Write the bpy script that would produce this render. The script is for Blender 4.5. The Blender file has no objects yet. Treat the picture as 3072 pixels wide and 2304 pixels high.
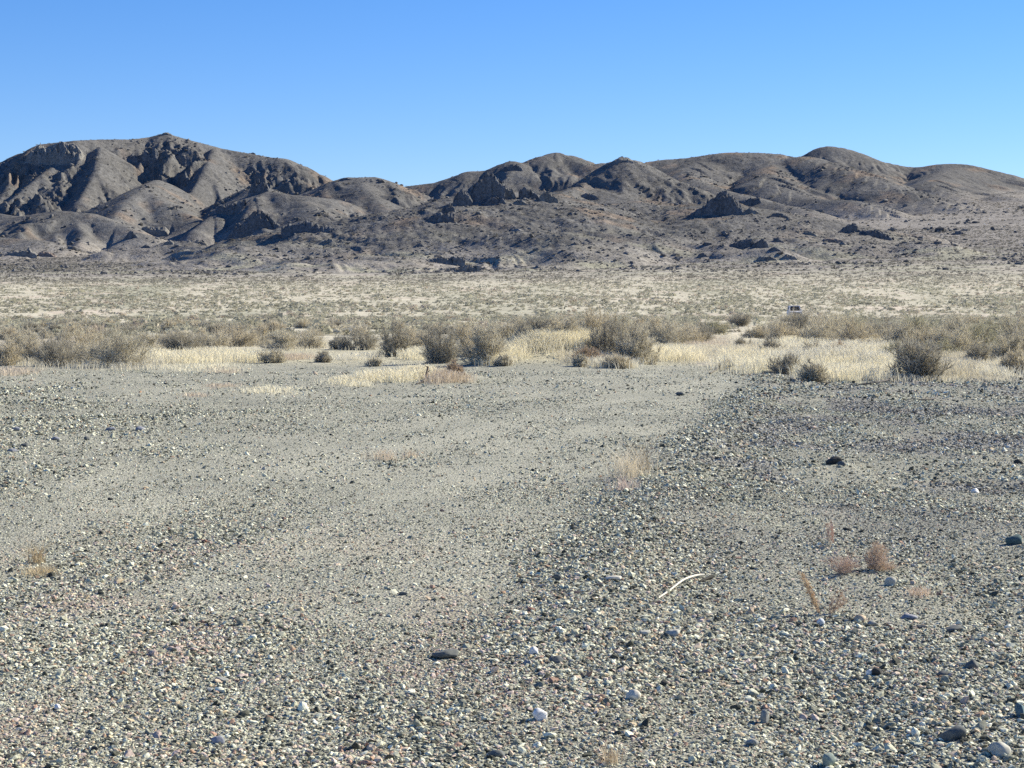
import bpy, math, random
import numpy as np
from mathutils import Vector, Matrix

rng = np.random.default_rng(7)
random.seed(7)
SC = bpy.context.scene

# ------------------------------------------------------------------ camera, sky, sun
F = 5973.0                       # focal length in pixels of the 3072 wide photograph
EYE = 1.6
PITCH = math.atan((1152 - 920) / F)
cam_d = bpy.data.cameras.new('camera')
cam_d.sensor_width = 36.0
cam_d.lens = 36.0 * F / 3072.0
cam_d.clip_start = 0.1
cam_d.clip_end = 30000
cam = bpy.data.objects.new('camera', cam_d)
SC.collection.objects.link(cam)
cam.location = (0, 0, EYE)
cam.rotation_euler = (math.pi / 2 - PITCH, 0, 0)
SC.camera = cam

SUN_AZ = math.radians(61)        # to the right of the view direction
SUN_EL = math.radians(32)
world = bpy.data.worlds.new('World')
SC.world = world
world.use_nodes = True
wn = world.node_tree
wn.nodes.clear()
sky = wn.nodes.new('ShaderNodeTexSky')
sky.sky_type = 'NISHITA'
sky.sun_disc = False
sky.sun_elevation = SUN_EL
sky.sun_rotation = SUN_AZ
sky.altitude = 1300
sky.air_density = 1.0
sky.dust_density = 0.0
sky.ozone_density = 4.0
hs = wn.nodes.new('ShaderNodeHueSaturation')
hs.inputs['Saturation'].default_value = 1.25
bg = wn.nodes.new('ShaderNodeBackground')
bg.inputs['Strength'].default_value = 0.062
wo = wn.nodes.new('ShaderNodeOutputWorld')
wn.links.new(sky.outputs[0], hs.inputs['Color'])
tint = wn.nodes.new('ShaderNodeMix'); tint.data_type = 'RGBA'; tint.blend_type = 'MULTIPLY'
tint.inputs['Factor'].default_value = 1.0
tint.inputs['B'].default_value = (1.06, 1.09, 1.36, 1)
wn.links.new(hs.outputs[0], tint.inputs['A'])
wn.links.new(tint.outputs['Result'], bg.inputs[0])
wn.links.new(bg.outputs[0], wo.inputs[0])

sd = bpy.data.lights.new('sun', 'SUN')
sd.energy = 5.0
sd.angle = math.radians(0.53)
sd.color = (1.0, 0.91, 0.74)
so = bpy.data.objects.new('sun', sd)
SC.collection.objects.link(so)
svec = Vector((math.sin(SUN_AZ) * math.cos(SUN_EL), math.cos(SUN_AZ) * math.cos(SUN_EL), math.sin(SUN_EL)))
so.rotation_euler = svec.to_track_quat('Z', 'Y').to_euler()
so.location = (0, 0, 50)

SC.view_settings.view_transform = 'Standard'
SC.view_settings.look = 'None'
SC.view_settings.exposure = 0.83
SC.view_settings.gamma = 1.0
SC.render.engine = 'CYCLES'
SC.cycles.max_bounces = 4
SC.cycles.diffuse_bounces = 2
SC.cycles.use_denoising = False

# ------------------------------------------------------------------ noise
_perm = np.random.default_rng(3).permutation(4096).astype(np.int64)
_ang = np.random.default_rng(4).uniform(0, 2 * np.pi, 4096)
_gx, _gy = np.cos(_ang).astype(np.float32), np.sin(_ang).astype(np.float32)

def noise2(x, y, seed=0):
    x = np.asarray(x, np.float64) + seed * 17.31
    y = np.asarray(y, np.float64) - seed * 9.77
    xi = np.floor(x).astype(np.int64); yi = np.floor(y).astype(np.int64)
    fx = (x - xi).astype(np.float32); fy = (y - yi).astype(np.float32)
    def g(ix, iy, dx, dy):
        h = _perm[(_perm[(ix + seed * 31) & 4095] + iy) & 4095]
        return _gx[h] * dx + _gy[h] * dy
    u = fx * fx * fx * (fx * (fx * 6 - 15) + 10)
    v = fy * fy * fy * (fy * (fy * 6 - 15) + 10)
    a = g(xi, yi, fx, fy); b = g(xi + 1, yi, fx - 1, fy)
    c = g(xi, yi + 1, fx, fy - 1); d = g(xi + 1, yi + 1, fx - 1, fy - 1)
    return ((a + (b - a) * u) * (1 - v) + (c + (d - c) * u) * v) * 1.5

def fbm(x, y, octv=4, seed=0, gain=0.5):
    s = 0; a = 1.0; n = 0
    for i in range(octv):
        s = s + a * noise2(x, y, seed + i * 7); n += a
        x = x * 2.03; y = y * 2.03; a *= gain
    return s / n

def ridged(x, y, octv=3, seed=0):
    s = 0; a = 1.0; n = 0
    for i in range(octv):
        s = s + a * (1 - np.abs(noise2(x, y, seed + i * 5)) * 2.0); n += a
        x = x * 2.1; y = y * 2.1; a *= 0.5
    return s / n

def sstep(a, b, x):
    t = np.clip((x - a) / (b - a), 0, 1)
    return t * t * (3 - 2 * t)

# ------------------------------------------------------------------ pixel of the photograph -> direction
SP, CP = math.sin(PITCH), math.cos(PITCH)
def pdir(px, py):
    cx = (px - 1536) / F; cy = (1152 - py) / F
    return np.array([cx, CP + cy * SP, -SP + cy * CP])
def pat(px, py, Y):
    d = pdir(px, py)
    return (d[0] * Y / d[1], Y, EYE + d[2] * Y / d[1])
def flat(px, py):
    d = pdir(px, py)
    t = -EYE / d[2]
    return d[0] * t, d[1] * t

# ------------------------------------------------------------------ terrain
_BY = [0, 80, 250, 320, 400, 500, 600, 800, 1000, 1300, 1600, 2000, 2300, 2700, 3300, 4200, 6000]
_BP = [None, None, None, 948, 926, 905, 888, 857, 834, 800, 768, 722, 694, 672, 650, 640, 640]
_BH = [0, 0, -0.15]
for yy, pp in zip(_BY[3:], _BP[3:]):
    _BH.append(EYE + (920 - pp) / F * yy)
_BH[3] = -0.1
def base_h(x, y):
    d = np.hypot(x, y)
    h = np.interp(d, _BY, _BH)
    a = np.clip(x / np.maximum(np.abs(y), 1), -0.5, 0.5)
    h = h + sstep(600, 2100, d) * d * np.where(a < 0, a * 0.026, a * 0.035)
    h = h + sstep(330, 900, d) * (fbm(x / 190, y / 260, 3, 11) * 1.6 + fbm(x / 45, y / 60, 3, 12) * 0.5) * (0.4 + sstep(800, 1600, d) * 0.7)
    h = h + sstep(60, 200, d) * fbm(x / 22, y / 30, 3, 13) * 0.12
    return h

# ridges: skyline points (px, py, distance), face slope, gully strength, roundness
RIDGES = []
def ridge(pts, slope, gully=1.0, rnd=12.0, spurs=0, sp_len=220, sp_slope=0.30, seed=1, rough=1.0, asym=0.0):
    if seed >= 61:
        q = []
        for i in range(len(pts) - 1):
            p0 = pts[max(i - 1, 0)]; p1 = pts[i]; p2 = pts[i + 1]; p3 = pts[min(i + 2, len(pts) - 1)]
            for t in (0, 1 / 3, 2 / 3):
                q.append(tuple(0.5 * ((2 * b_) + (c_ - a_) * t + (2 * a_ - 5 * b_ + 4 * c_ - d_) * t * t + (-a_ + 3 * b_ - 3 * c_ + d_) * t ** 3) for a_, b_, c_, d_ in zip(p0, p1, p2, p3)))
        pts = q + [pts[-1]]
    P = [pat(*p) for p in pts]
    RIDGES.append((np.array(P), slope, gully, rnd, seed, rough, asym))
    r = np.random.default_rng(seed)
    for k in range(spurs):
        i = r.integers(0, len(P) - 1); t = r.random()
        a = np.array(P[i]) * (1 - t) + np.array(P[i + 1]) * t
        L = sp_len * r.uniform(0.6, 1.2)
        ang = r.uniform(-0.65, 0.65)
        q = [a - np.array([0, 0, 4.0])]
        for s in range(3):
            ang += r.uniform(-0.3, 0.3)
            q.append(q[-1] + np.array([math.sin(ang) * L / 3, -math.cos(ang) * L / 3, -sp_slope * L / 3 * r.uniform(0.8, 1.25)]))
        RIDGES.append((np.array(q), slope * 1.15, gully, rnd * 0.4, seed + 50 + k, rough, 0.12))

# big left mountain
ridge([(-900, 700, 2500), (-300, 600, 2450), (0, 494, 2420), (69, 459, 2420), (134, 432, 2420), (222, 422, 2420), (296, 419, 2450), (393, 418, 2480),
       (449, 411, 2500), (498, 400, 2500), (556, 417, 2500), (671, 447, 2500), (810, 472, 2480), (847, 475, 2470),
       (903, 497, 2460), (954, 523, 2450), (991, 547, 2440), (1060, 590, 2440)], 0.55, 1.6, 8, 10, 260, 0.46, 21, 1.9)
# its lower spurs toward the viewer
ridge([(470, 540, 2290), (426, 564, 2200), (380, 606, 2120), (330, 670, 2030)], 0.52, 0.5, 7, 0, 0, 0, 22, 1.0)
ridge([(300, 440, 2400), (285, 520, 2330), (240, 600, 2240)], 0.62, 1.3, 4, 3, 120, 0.5, 34, 1.8, 0.2)
ridge([(640, 445, 2470), (610, 520, 2370), (560, 600, 2270)], 0.62, 1.2, 4, 3, 120, 0.5, 35, 1.7, 0.3)
ridge([(426, 568, 2190), (510, 615, 2130), (600, 660, 2080)], 0.46, 0.4, 14, 0, 0, 0, 23, 0.6)
ridge([(-200, 610, 2080), (60, 650, 2010), (176, 632, 1980), (270, 640, 1970), (350, 668, 1940), (420, 700, 1900)], 0.42, 0.8, 9, 5, 150, 0.25, 24)
ridge([(-300, 700, 1850), (0, 712, 1820), (120, 722, 1790)], 0.3, 0.6, 9, 0, 0, 0, 25)
# twin spur with dark faces
ridge([(770, 558, 2200), (805, 570, 2110), (855, 582, 2080), (930, 588, 2080), (1010, 600, 2100)], 0.50, 0.8, 12, 2, 120, 0.35, 26)
ridge([(805, 572, 2110), (765, 590, 2070), (740, 640, 2020), (800, 690, 1950)], 0.50, 0.4, 5, 0, 0, 0, 27, 1.0, 0.9)
ridge([(790, 578, 2110), (700, 603, 2080), (640, 640, 2050), (580, 688, 2000)], 0.55, 0.4, 5, 0, 0, 0, 28, 1.0, 0.8)
ridge([(900, 590, 2080), (960, 640, 1990), (1000, 690, 1930)], 0.42, 0.6, 8, 0, 0, 0, 29)
# second hill
ridge([(954, 583, 2300), (990, 556, 2280), (1024, 540, 2260), (1052, 532, 2250), (1112, 531, 2250), (1135, 540, 2255),
       (1168, 557, 2270), (1210, 585, 2290), (1290, 600, 2330), (1400, 600, 2360)], 0.44, 0.8, 14, 4, 170, 0.3, 31)
ridge([(1080, 534, 2240), (1120, 590, 2150), (1170, 640, 2060), (1200, 680, 1990)], 0.40, 0.9, 10, 0, 0, 0, 32)
# back ridge with the round peak
ridge([(1130, 575, 3000), (1214, 559, 2950), (1302, 548, 2950), (1404, 514, 2950), (1454, 511, 2950), (1515, 489, 2950), (1533, 483, 2950),
       (1561, 492, 2950), (1580, 489, 2960), (1626, 468, 2980), (1667, 457, 3000), (1704, 465, 3000), (1746, 480, 3000),
       (1783, 495, 3000), (1806, 489, 2950), (1850, 500, 2950), (1900, 520, 2950)], 0.48, 0.8, 16, 8, 330, 0.3, 41, 0.6, 0.15)
# near centre ridge (crag slope) and the pointed hill
ridge([(1080, 745, 1420), (1140, 722, 1440), (1223, 673, 1460), (1302, 640, 1480), (1340, 622, 1490), (1400, 598, 1500), (1470, 574, 1500),
       (1540, 578, 1510), (1600, 588, 1520), (1680, 592, 1560)], 0.22, 0.25, 10, 0, 0, 0, 51, 0.9)
ridge([(1150, 722, 1440), (1223, 672, 1455), (1302, 636, 1470), (1340, 615, 1480), (1400, 590, 1490), (1470, 566, 1490), (1540, 574, 1500), (1600, 584, 1510), (1660, 592, 1530)], 0.5, 0.3, 5, 0, 0, 0, 54, 1.4, 0.35)
ridge([(1640, 592, 1600), (1700, 572, 1700), (1765, 541, 1790), (1811, 505, 1800), (1839, 485, 1800), (1867, 474, 1800), (1900, 480, 1800), (1922, 489, 1800),
       (1978, 519, 1800), (2040, 545, 1800), (2100, 572, 1790), (2180, 600, 1780), (2300, 636, 1760), (2400, 658, 1740), (2500, 672, 1700)], 0.52, 0.5, 7, 3, 150, 0.36, 52, 1.35, 0.25)
ridge([(1765, 560, 1760), (1900, 600, 1680), (2050, 625, 1620), (2160, 612, 1560), (2280, 640, 1540), (2400, 672, 1500)], 0.19, 0.3, 12, 0, 0, 0, 53, 0.75)
# right rounded hills
ridge([(1790, 560, 2650), (1880, 510, 2680), (1931, 489, 2700), (2002, 477, 2700), (2048, 474, 2700), (2154, 459, 2700), (2233, 457, 2700), (2326, 461, 2700), (2367, 473, 2690),
       (2409, 469, 2640), (2441, 477, 2600), (2511, 498, 2540), (2604, 528, 2470), (2696, 561, 2400), (2835, 605, 2330), (2928, 632, 2290), (2990, 665, 2260)],
      0.46, 0.6, 26, 7, 300, 0.27, 61, 0.35, 0.15)
ridge([(2330, 470, 2680), (2300, 530, 2500), (2420, 590, 2380), (2560, 600, 2280), (2640, 625, 2220), (2700, 665, 2160)], 0.42, 0.45, 18, 2, 120, 0.27, 62, 0.3, 0.25)
ridge([(2100, 470, 2690), (2060, 520, 2560), (2130, 560, 2420), (2250, 590, 2300), (2400, 625, 2200)], 0.40, 0.4, 18, 0, 0, 0, 63, 0.3, 0.25)
# far right
ridge([(2330, 500, 3250), (2409, 469, 3250), (2451, 450, 3250), (2481, 438, 3250), (2534, 447, 3250), (2604, 475, 3250), (2650, 487, 3250), (2742, 501, 3250),
       (2807, 493, 3200), (2863, 490, 3200), (2909, 495, 3200), (2974, 512, 3200), (3020, 524, 3200), (3072, 539, 3200), (3300, 600, 3150), (3700, 680, 3100)],
      0.50, 0.7, 16, 8, 330, 0.3, 71, 0.45, 0.15)
ridge([(2870, 500, 3150), (2800, 540, 2980), (2860, 585, 2850), (2960, 610, 2750), (3050, 640, 2650)], 0.36, 0.4, 20, 1, 120, 0.25, 72, 0.3)
ridge([(3072, 570, 2950), (3000, 585, 2850), (3100, 600, 2700), (3250, 640, 2600)], 0.34, 0.4, 20, 1, 120, 0.25, 73, 0.3)
ridge([(2560, 500, 3200), (2640, 560, 3000), (2760, 600, 2850)], 0.36, 0.4, 20, 0, 0, 0, 74, 0.3)

def hills_h(x, y, base):
    best = base.copy()
    rough = np.zeros_like(base)
    for P, slope, gully, rnd, seed, rg, asym in RIDGES:
        zmax = P[:, 2].max()
        R = (zmax + 30) / slope * 1.5 + 80
        m = (x > P[:, 0].min() - R) & (x < P[:, 0].max() + R) & (y > P[:, 1].min() - R) & (y < P[:, 1].max() + R)
        if not m.any(): continue
        xs, ys = x[m], y[m]
        hb = np.full(xs.shape, -1e4); ub = np.zeros(xs.shape); db = np.zeros(xs.shape); u0 = 0
        for a, b in zip(P[:-1], P[1:]):
            e = b[:2] - a[:2]; L = float(np.hypot(*e)) + 1e-6
            t = np.clip(((xs - a[0]) * e[0] + (ys - a[1]) * e[1]) / (L * L), 0, 1)
            dx = xs - a[0] - e[0] * t; dy = ys - a[1] - e[1] * t
            d = np.sqrt(dx * dx + dy * dy)
            h = a[2] + (b[2] - a[2]) * t - slope * d - asym * slope * 0.5 * (np.sqrt(dx * dx + 4 * rnd * rnd) - dx - 2 * rnd * 0.6)
            k = h > hb
            hb = np.where(k, h, hb); db = np.where(k, d, db)
        ed = P[-1, :2] - P[0, :2]; ed = ed / np.hypot(*ed)
        ub = (xs - P[0, 0]) * ed[0] + (ys - P[0, 1]) * ed[1]
        # rounded crest
        hb = hb + slope * (db - (np.sqrt(db * db + rnd * rnd) - rnd))
        w = fbm(xs / 90, ys / 90, 2, seed) * 0.9
        mod = fbm(xs / 130, ys / 130, 3, seed + 3)
        ub = ub + 38 * fbm(xs / 75, ys / 75, 3, seed + 5)
        g = 1.05 - np.sqrt(noise2(ub / 52 + w, db / 250 + seed * 3.13, seed) ** 2 + 0.012) * 2
        g2 = 1.05 - np.sqrt(noise2(ub / 19 + w * 2, db / 120 + seed * 1.37, seed + 9) ** 2 + 0.01) * 2
        env = sstep(0, 110, db)
        g4 = 1.0 - np.sqrt(noise2(ub / 9 + w * 3, db / 55 + seed * 2.3, seed + 17) ** 2 + 0.01) * 2
        hb = hb - env * gully * (9.0 * g + 4.5 * g2 + 1.8 * g4) - slope * db * 0.34 * mod + env * gully * 5.0 - sstep(10, 160, db) * (3.5 + 4.0 * gully) * min(1.0, slope / 0.38) ** 3 * (1.1 - np.sqrt(noise2(ub / 105 + w * 0.7, db / 420 + seed * 0.71, seed + 13) ** 2 + 0.02) * 2.6)
        # smooth union with what is there
        kk = 5.0
        bm = best[m]
        dlt = np.clip(0.5 + 0.5 * (hb - bm) / kk, 0, 1)
        best[m] = bm * (1 - dlt) + hb * dlt + kk * dlt * (1 - dlt) * 0.3
        rough[m] = rough[m] * (1 - dlt) + rg * sstep(0, 70, db) * dlt
    return best, rough

def gauss(x, y, cx, cy, sx, sy, h, p=1.0):
    q = ((x - cx) / sx) ** 2 + ((y - cy) / sy) ** 2
    return h * np.exp(-q ** p)

MOUNDS = []
def mound(px, py, sx, sy, h, p=1.0):
    cx, cy = flat(px, py)
    MOUNDS.append((cx, cy, sx, sy, h, p))
mound(1660, 1084, 1.7, 4.2, 0.72, 1.2)
mound(1800, 1075, 1.6, 4.5, 0.45, 1.2)
mound(1500, 1092, 1.3, 3.0, 0.16)
mound(1285, 1137, 1.1, 2.6, 0.20, 1.2)
mound(1120, 1150, 1.2, 2.0, 0.06)
mound(2480, 1085, 2.6, 6.5, 0.24, 1.3)
mound(2800, 1098, 2.6, 7.0, 0.20, 1.3)
mound(3060, 1092, 2.2, 8.0, 0.22, 1.3)
mound(2380, 1062, 1.5, 6.0, 0.22, 1.2)
mound(250, 1075, 3.0, 5.0, 0.14, 1.2)

def near_h(x, y):
    z = 0
    for m in MOUNDS: z = z + gauss(x, y, *m)
    z = z + fbm(x / 2.2, y / 3.0, 3, 5) * 0.030 + fbm(x / 0.55, y / 0.8, 2, 6) * 0.008
    ax = x / np.maximum(y, 1)
    # windrow of coarse stones along the right side of the graded track, and low rolls on the right
    e = track_edge(y)
    z = z + 0.055 * np.exp(-((x - e - 0.35) / 0.4) ** 2) * sstep(6, 12, y)
    z = z + sstep(0, 1.5, x - e) * fbm(x / 1.1, y / 7, 3, 8) * 0.07
    z = z + 0.07 * np.exp(-((y - 26.5 - 0.55 * (x + 8)) / 1.3) ** 2) * sstep(-1.5, -4.5, x)
    return z

_te_y, _te_x = [], []
for p in [(1500, 2304), (1540, 2000), (1640, 1760), (1760, 1620), (1890, 1500), (1960, 1380), (2060, 1300), (2160, 1240), (2220, 1180), (2262, 1130), (2275, 1100)]:
    fx_, fy_ = flat(*p); _te_y.append(fy_); _te_x.append(fx_)
def track_edge(y):
    return np.interp(y, _te_y, _te_x)

def H(x, y, want_rough=False):
    x = np.asarray(x, float); y = np.asarray(y, float)
    d = np.hypot(x, y)
    z = base_h(x, y)
    nm = 1 - sstep(70, 110, d)
    if (nm > 0).any():
        z = z + nm * near_h(x, y)
    rough = np.zeros_like(z)
    far = (d > 1100) & (y > 800)
    if far.any():
        zf, rf = hills_h(x[far], y[far], z[far])
        rr = 0.15 + rf * rf * 0.55
        on = sstep(2, 22, zf - z[far]) * 0.93 + 0.07
        xf, yf = x[far], y[far]
        zf = zf + on * rr * (ridged(xf / 26, yf / 30, 4, 91) * 2.8 - 1.4 + fbm(xf / 7, yf / 7, 2, 92) * 1.7)
        rk = sstep(0.05, 0.55, fbm(xf / 120, yf / 120, 3, 95) + (rf - 1.0) * 0.7)
        zf = zf + on * rk * rf * np.maximum(0, ridged(xf / 15, yf / 12, 3, 97) - 0.25) * 2.6
        z[far] = zf; rough[far] = rf
    return (z, rough) if want_rough else z

_ts = np.concatenate([np.arange(5, 120, 0.25), np.geomspace(120, 4200, 2600)])
def hit(px, py):
    d = pdir(px, py)
    x = d[0] * _ts / d[1]; y = _ts
    z = EYE + d[2] * _ts / d[1]
    g = H(x, y)
    k = np.argmax(g >= z)
    if g[k] < z[k]: k = len(_ts) - 1
    k = max(k, 1)
    a0 = z[k - 1] - g[k - 1]; a1 = z[k] - g[k]
    t = a0 / (a0 - a1 + 1e-9)
    t = min(max(t, 0), 1)
    X, Y = x[k - 1] * (1 - t) + x[k] * t, y[k - 1] * (1 - t) + y[k] * t
    return float(X), float(Y), float(H(np.array([X]), np.array([Y]))[0])

# ------------------------------------------------------------------ mesh helpers
def mesh_np(name, V, faces, mat, attrs=None, smooth=True, parent=None, nper=None):
    """faces: (n,k) int array"""
    me = bpy.data.meshes.new(name)
    V = np.ascontiguousarray(V, np.float32); faces = np.ascontiguousarray(faces, np.int32)
    n, k = faces.shape
    me.vertices.add(len(V)); me.vertices.foreach_set('co', V.ravel())
    me.loops.add(n * k); me.loops.foreach_set('vertex_index', faces.ravel())
    me.polygons.add(n)
    me.polygons.foreach_set('loop_start', np.arange(0, n * k, k, dtype=np.int32))
    me.polygons.foreach_set('use_smooth', np.full(n, smooth, bool))
    me.update(calc_edges=True)
    for an, (typ, arr) in (attrs or {}).items():
        at = me.attributes.new(an, typ, 'POINT')
        if typ == 'FLOAT': at.data.foreach_set('value', np.ascontiguousarray(arr, np.float32).ravel())
        else: at.data.foreach_set('color', np.ascontiguousarray(arr, np.float32).ravel())
    if mat: me.materials.append(mat)
    o = bpy.data.objects.new(name, me)
    SC.collection.objects.link(o)
    if parent: o.parent = parent
    return o

def tag(o, label=None, cat=None, group=None, kind=None):
    if label: o['label'] = label
    if cat: o['category'] = cat
    if group: o['group'] = group
    if kind: o['kind'] = kind
    return o

def empty(name, loc=(0, 0, 0), rz=0):
    o = bpy.data.objects.new(name, None)
    SC.collection.objects.link(o)
    o.location = loc; o.rotation_euler = (0, 0, rz)
    o.empty_display_size = 0.2
    return o

# ------------------------------------------------------------------ materials
def mat_new(name, rough=0.9, spec=0.2):
    m = bpy.data.materials.new(name); m.use_nodes = True
    nt = m.node_tree; b = nt.nodes['Principled BSDF']
    b.inputs['Roughness'].default_value = rough
    b.inputs['Specular IOR Level'].default_value = spec
    return m, nt, b

def N(nt, typ, **kw):
    n = nt.nodes.new(typ)
    for k, v in kw.items():
        if k in n.inputs.keys(): n.inputs[k].default_value = v
        else: setattr(n, k, v)
    return n

def ramp(nt, stops, fac):
    r = nt.nodes.new('ShaderNodeValToRGB')
    el = r.color_ramp.elements
    el[0].position, el[0].color = stops[0][0], (*stops[0][1], 1)
    el[1].position, el[1].color = stops[-1][0], (*stops[-1][1], 1)
    for p, c in stops[1:-1]:
        e = el.new(p); e.color = (*c, 1)
    nt.links.new(fac, r.inputs[0])
    return r.outputs[0]

def mix(nt, a, b, fac, mode='MIX'):
    m = nt.nodes.new('ShaderNodeMix'); m.data_type = 'RGBA'; m.blend_type = mode
    for s, v in ((m.inputs['Factor'], fac), (m.inputs['A'], a), (m.inputs['B'], b)):
        if isinstance(v, (int, float)): s.default_value = v
        elif isinstance(v, tuple): s.default_value = (*v, 1) if len(v) == 3 else v
        else: nt.links.new(v, s)
    return m.outputs['Result']

def attr(nt, name):
    a = nt.nodes.new('ShaderNodeAttribute'); a.attribute_name = name
    return a

def pos(nt, scale=(1, 1, 1)):
    g = nt.nodes.new('ShaderNodeNewGeometry')
    mp = nt.nodes.new('ShaderNodeVectorMath'); mp.operation = 'MULTIPLY'
    mp.inputs[1].default_value = scale
    nt.links.new(g.outputs['Position'], mp.inputs[0])
    return mp.outputs[0]

def bump(nt, h, dist, strength, b, prev=None):
    n = nt.nodes.new('ShaderNodeBump'); n.inputs['Distance'].default_value = dist
    n.inputs['Strength'].default_value = strength
    nt.links.new(h, n.inputs['Height'])
    if prev is not None: nt.links.new(prev, n.inputs['Normal'])
    if b is not None: nt.links.new(n.outputs[0], b.inputs['Normal'])
    return n.outputs[0]

def srgb(r, g, b):
    f = lambda c: (c / 255 / 12.92) if c / 255 <= 0.04045 else ((c / 255 + 0.055) / 1.055) ** 2.4
    return (f(r), f(g), f(b))

# gravel bed
M_gravel, nt, b = mat_new('gravel_bed', 0.95, 0.1)
p = pos(nt)
v1 = N(nt, 'ShaderNodeTexVoronoi', Scale=48.0); nt.links.new(p, v1.inputs['Vector'])
v2 = N(nt, 'ShaderNodeTexVoronoi', Scale=110.0); nt.links.new(p, v2.inputs['Vector'])
sx = N(nt, 'ShaderNodeSeparateColor'); nt.links.new(v1.outputs['Color'], sx.inputs[0])
sx2 = N(nt, 'ShaderNodeSeparateColor'); nt.links.new(v2.outputs['Color'], sx2.inputs[0])
c1 = ramp(nt, [(0, (0.15, 0.152, 0.125)), (0.35, (0.33, 0.33, 0.27)), (0.7, (0.46, 0.46, 0.375)), (0.93, (0.56, 0.55, 0.45)), (1, (0.68, 0.66, 0.58))], sx.outputs[0])
c2 = ramp(nt, [(0, (0.24, 0.24, 0.195)), (0.5, (0.42, 0.42, 0.34)), (1, (0.56, 0.55, 0.45))], sx2.outputs[1])
cc = mix(nt, c1, c2, 0.5)
a = attr(nt, 'col')
cc2 = mix(nt, cc, a.outputs['Color'], 1.0, 'MULTIPLY')
nt.links.new(cc2, b.inputs['Base Color'])
n1 = bump(nt, v1.outputs['Distance'], -0.012, 1.0, None)
n2 = bump(nt, v2.outputs['Distance'], -0.005, 1.0, b, n1)

# plain and hills share a build: macro colour lives in the mesh, grain is procedural
def land_mat(name, s1, s2, contrast, bd1, bd2, lo=0.55, hi=1.35):
    m, nt, b = mat_new(name, 1.0, 0.05)
    p = pos(nt)
    t1 = N(nt, 'ShaderNodeTexNoise', Scale=s1, Detail=6.0, Roughness=0.65); nt.links.new(p, t1.inputs['Vector'])
    t2 = N(nt, 'ShaderNodeTexNoise', Scale=s2, Detail=3.0, Roughness=0.6); nt.links.new(p, t2.inputs['Vector'])
    g1 = ramp(nt, [(0.35, (lo,) * 3), (0.65, (hi,) * 3)], t1.outputs[0])
    g2 = ramp(nt, [(0.38, (0.72,) * 3), (0.62, (1.22,) * 3)], t2.outputs[0])
    a = attr(nt, 'col')
    c = mix(nt, a.outputs['Color'], g1, contrast, 'MULTIPLY')
    c = mix(nt, c, g2, contrast, 'MULTIPLY')
    nt.links.new(c, b.inputs['Base Color'])
    n1 = bump(nt, t1.outputs[0], bd1, 1.0, None)
    bump(nt, t2.outputs[0], bd2, 1.0, b, n1)
    return m
M_plain = land_mat('plain_soil', 0.16, 0.9, 0.55, 0.5, 0.25)
M_hills = land_mat('hill_slope', 0.16, 0.7, 0.6, 1.3, 0.55)

# ------------------------------------------------------------------ ground sheet (one polar sheet, split where its character changes)
HALF = math.radians(18.5)
th_in = np.linspace(-HALF, HALF, 1151)
th_out = np.linspace(HALF, 2 * np.pi - HALF, 122)[1:-1]
TH = np.concatenate([th_in, th_out])
R_near = np.concatenate([[0.02, 1.0, 2.0], np.geomspace(3.0, 76.0, 460)])
R_plain = np.geomspace(76.0, 1150.0, 330)
R_hill = np.concatenate([np.linspace(1150, 3450, 760), np.geomspace(3500, 14000, 24)])

def sheet(R, name, mat, colf, inner_cap=False):
    T, RR = np.meshgrid(TH, R)
    X = (RR * np.sin(T)); Y = (RR * np.cos(T))
    Z, rough = H(X.ravel(), Y.ravel(), True)
    V = np.stack([X.ravel(), Y.ravel(), Z], 1)
    nT, nR = len(TH), len(R)
    i = np.arange(nR - 1)[:, None]; j = np.arange(nT)[None, :]
    j2 = (j + 1) % nT
    Fq = np.stack([i * nT + j, i * nT + j2, (i + 1) * nT + j2, (i + 1) * nT + j], -1).reshape(-1, 4)[:, ::-1]
    Zg = Z.reshape(nR, nT)
    col = colf(X.ravel(), Y.ravel(), Z, rough)
    if inner_cap:
        c = len(V)
        V = np.vstack([V, [[0, 0, 0]]]); col = np.vstack([col, col[:1]])
    col4 = np.concatenate([col, np.ones((len(col), 1))], 1)
    o = mesh_np(name, V, Fq, mat, {'col': ('FLOAT_COLOR', col4)}, True)
    if inner_cap:
        me = o.data
    o['kind'] = 'structure'
    return o

def lerp(a, b, t):
    t = np.asarray(t)[..., None]
    return np.asarray(a) * (1 - t) + np.asarray(b) * t

WHEELS = []
for pl in ([(-300, 2010), (0, 1925), (500, 1770), (900, 1600), (1300, 1450), (1750, 1300), (2150, 1172)], [(-300, 1700), (0, 1625), (600, 1480), (1200, 1335), (1800, 1210), (2200, 1128)],
           [(700, 2304), (1150, 1900), (1550, 1600), (1850, 1400), (2080, 1250), (2210, 1150)]):
    WHEELS.append(np.array([flat(*p) for p in pl]))
def wheel_mask(x, y):
    m = np.zeros_like(x)
    for k, W_ in enumerate(WHEELS):
        for a, b in zip(W_[:-1], W_[1:]):
            e = b - a; L2 = (e ** 2).sum()
            t = np.clip(((x - a[0]) * e[0] + (y - a[1]) * e[1]) / L2, 0, 1)
            d = np.hypot(x - a[0] - e[0] * t, y - a[1] - e[1] * t)
            m = np.maximum(m, np.exp(-(d / (0.34 if k < 2 else 0.3)) ** 2) * (1.0 if k < 2 else 0.6))
    return m
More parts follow.
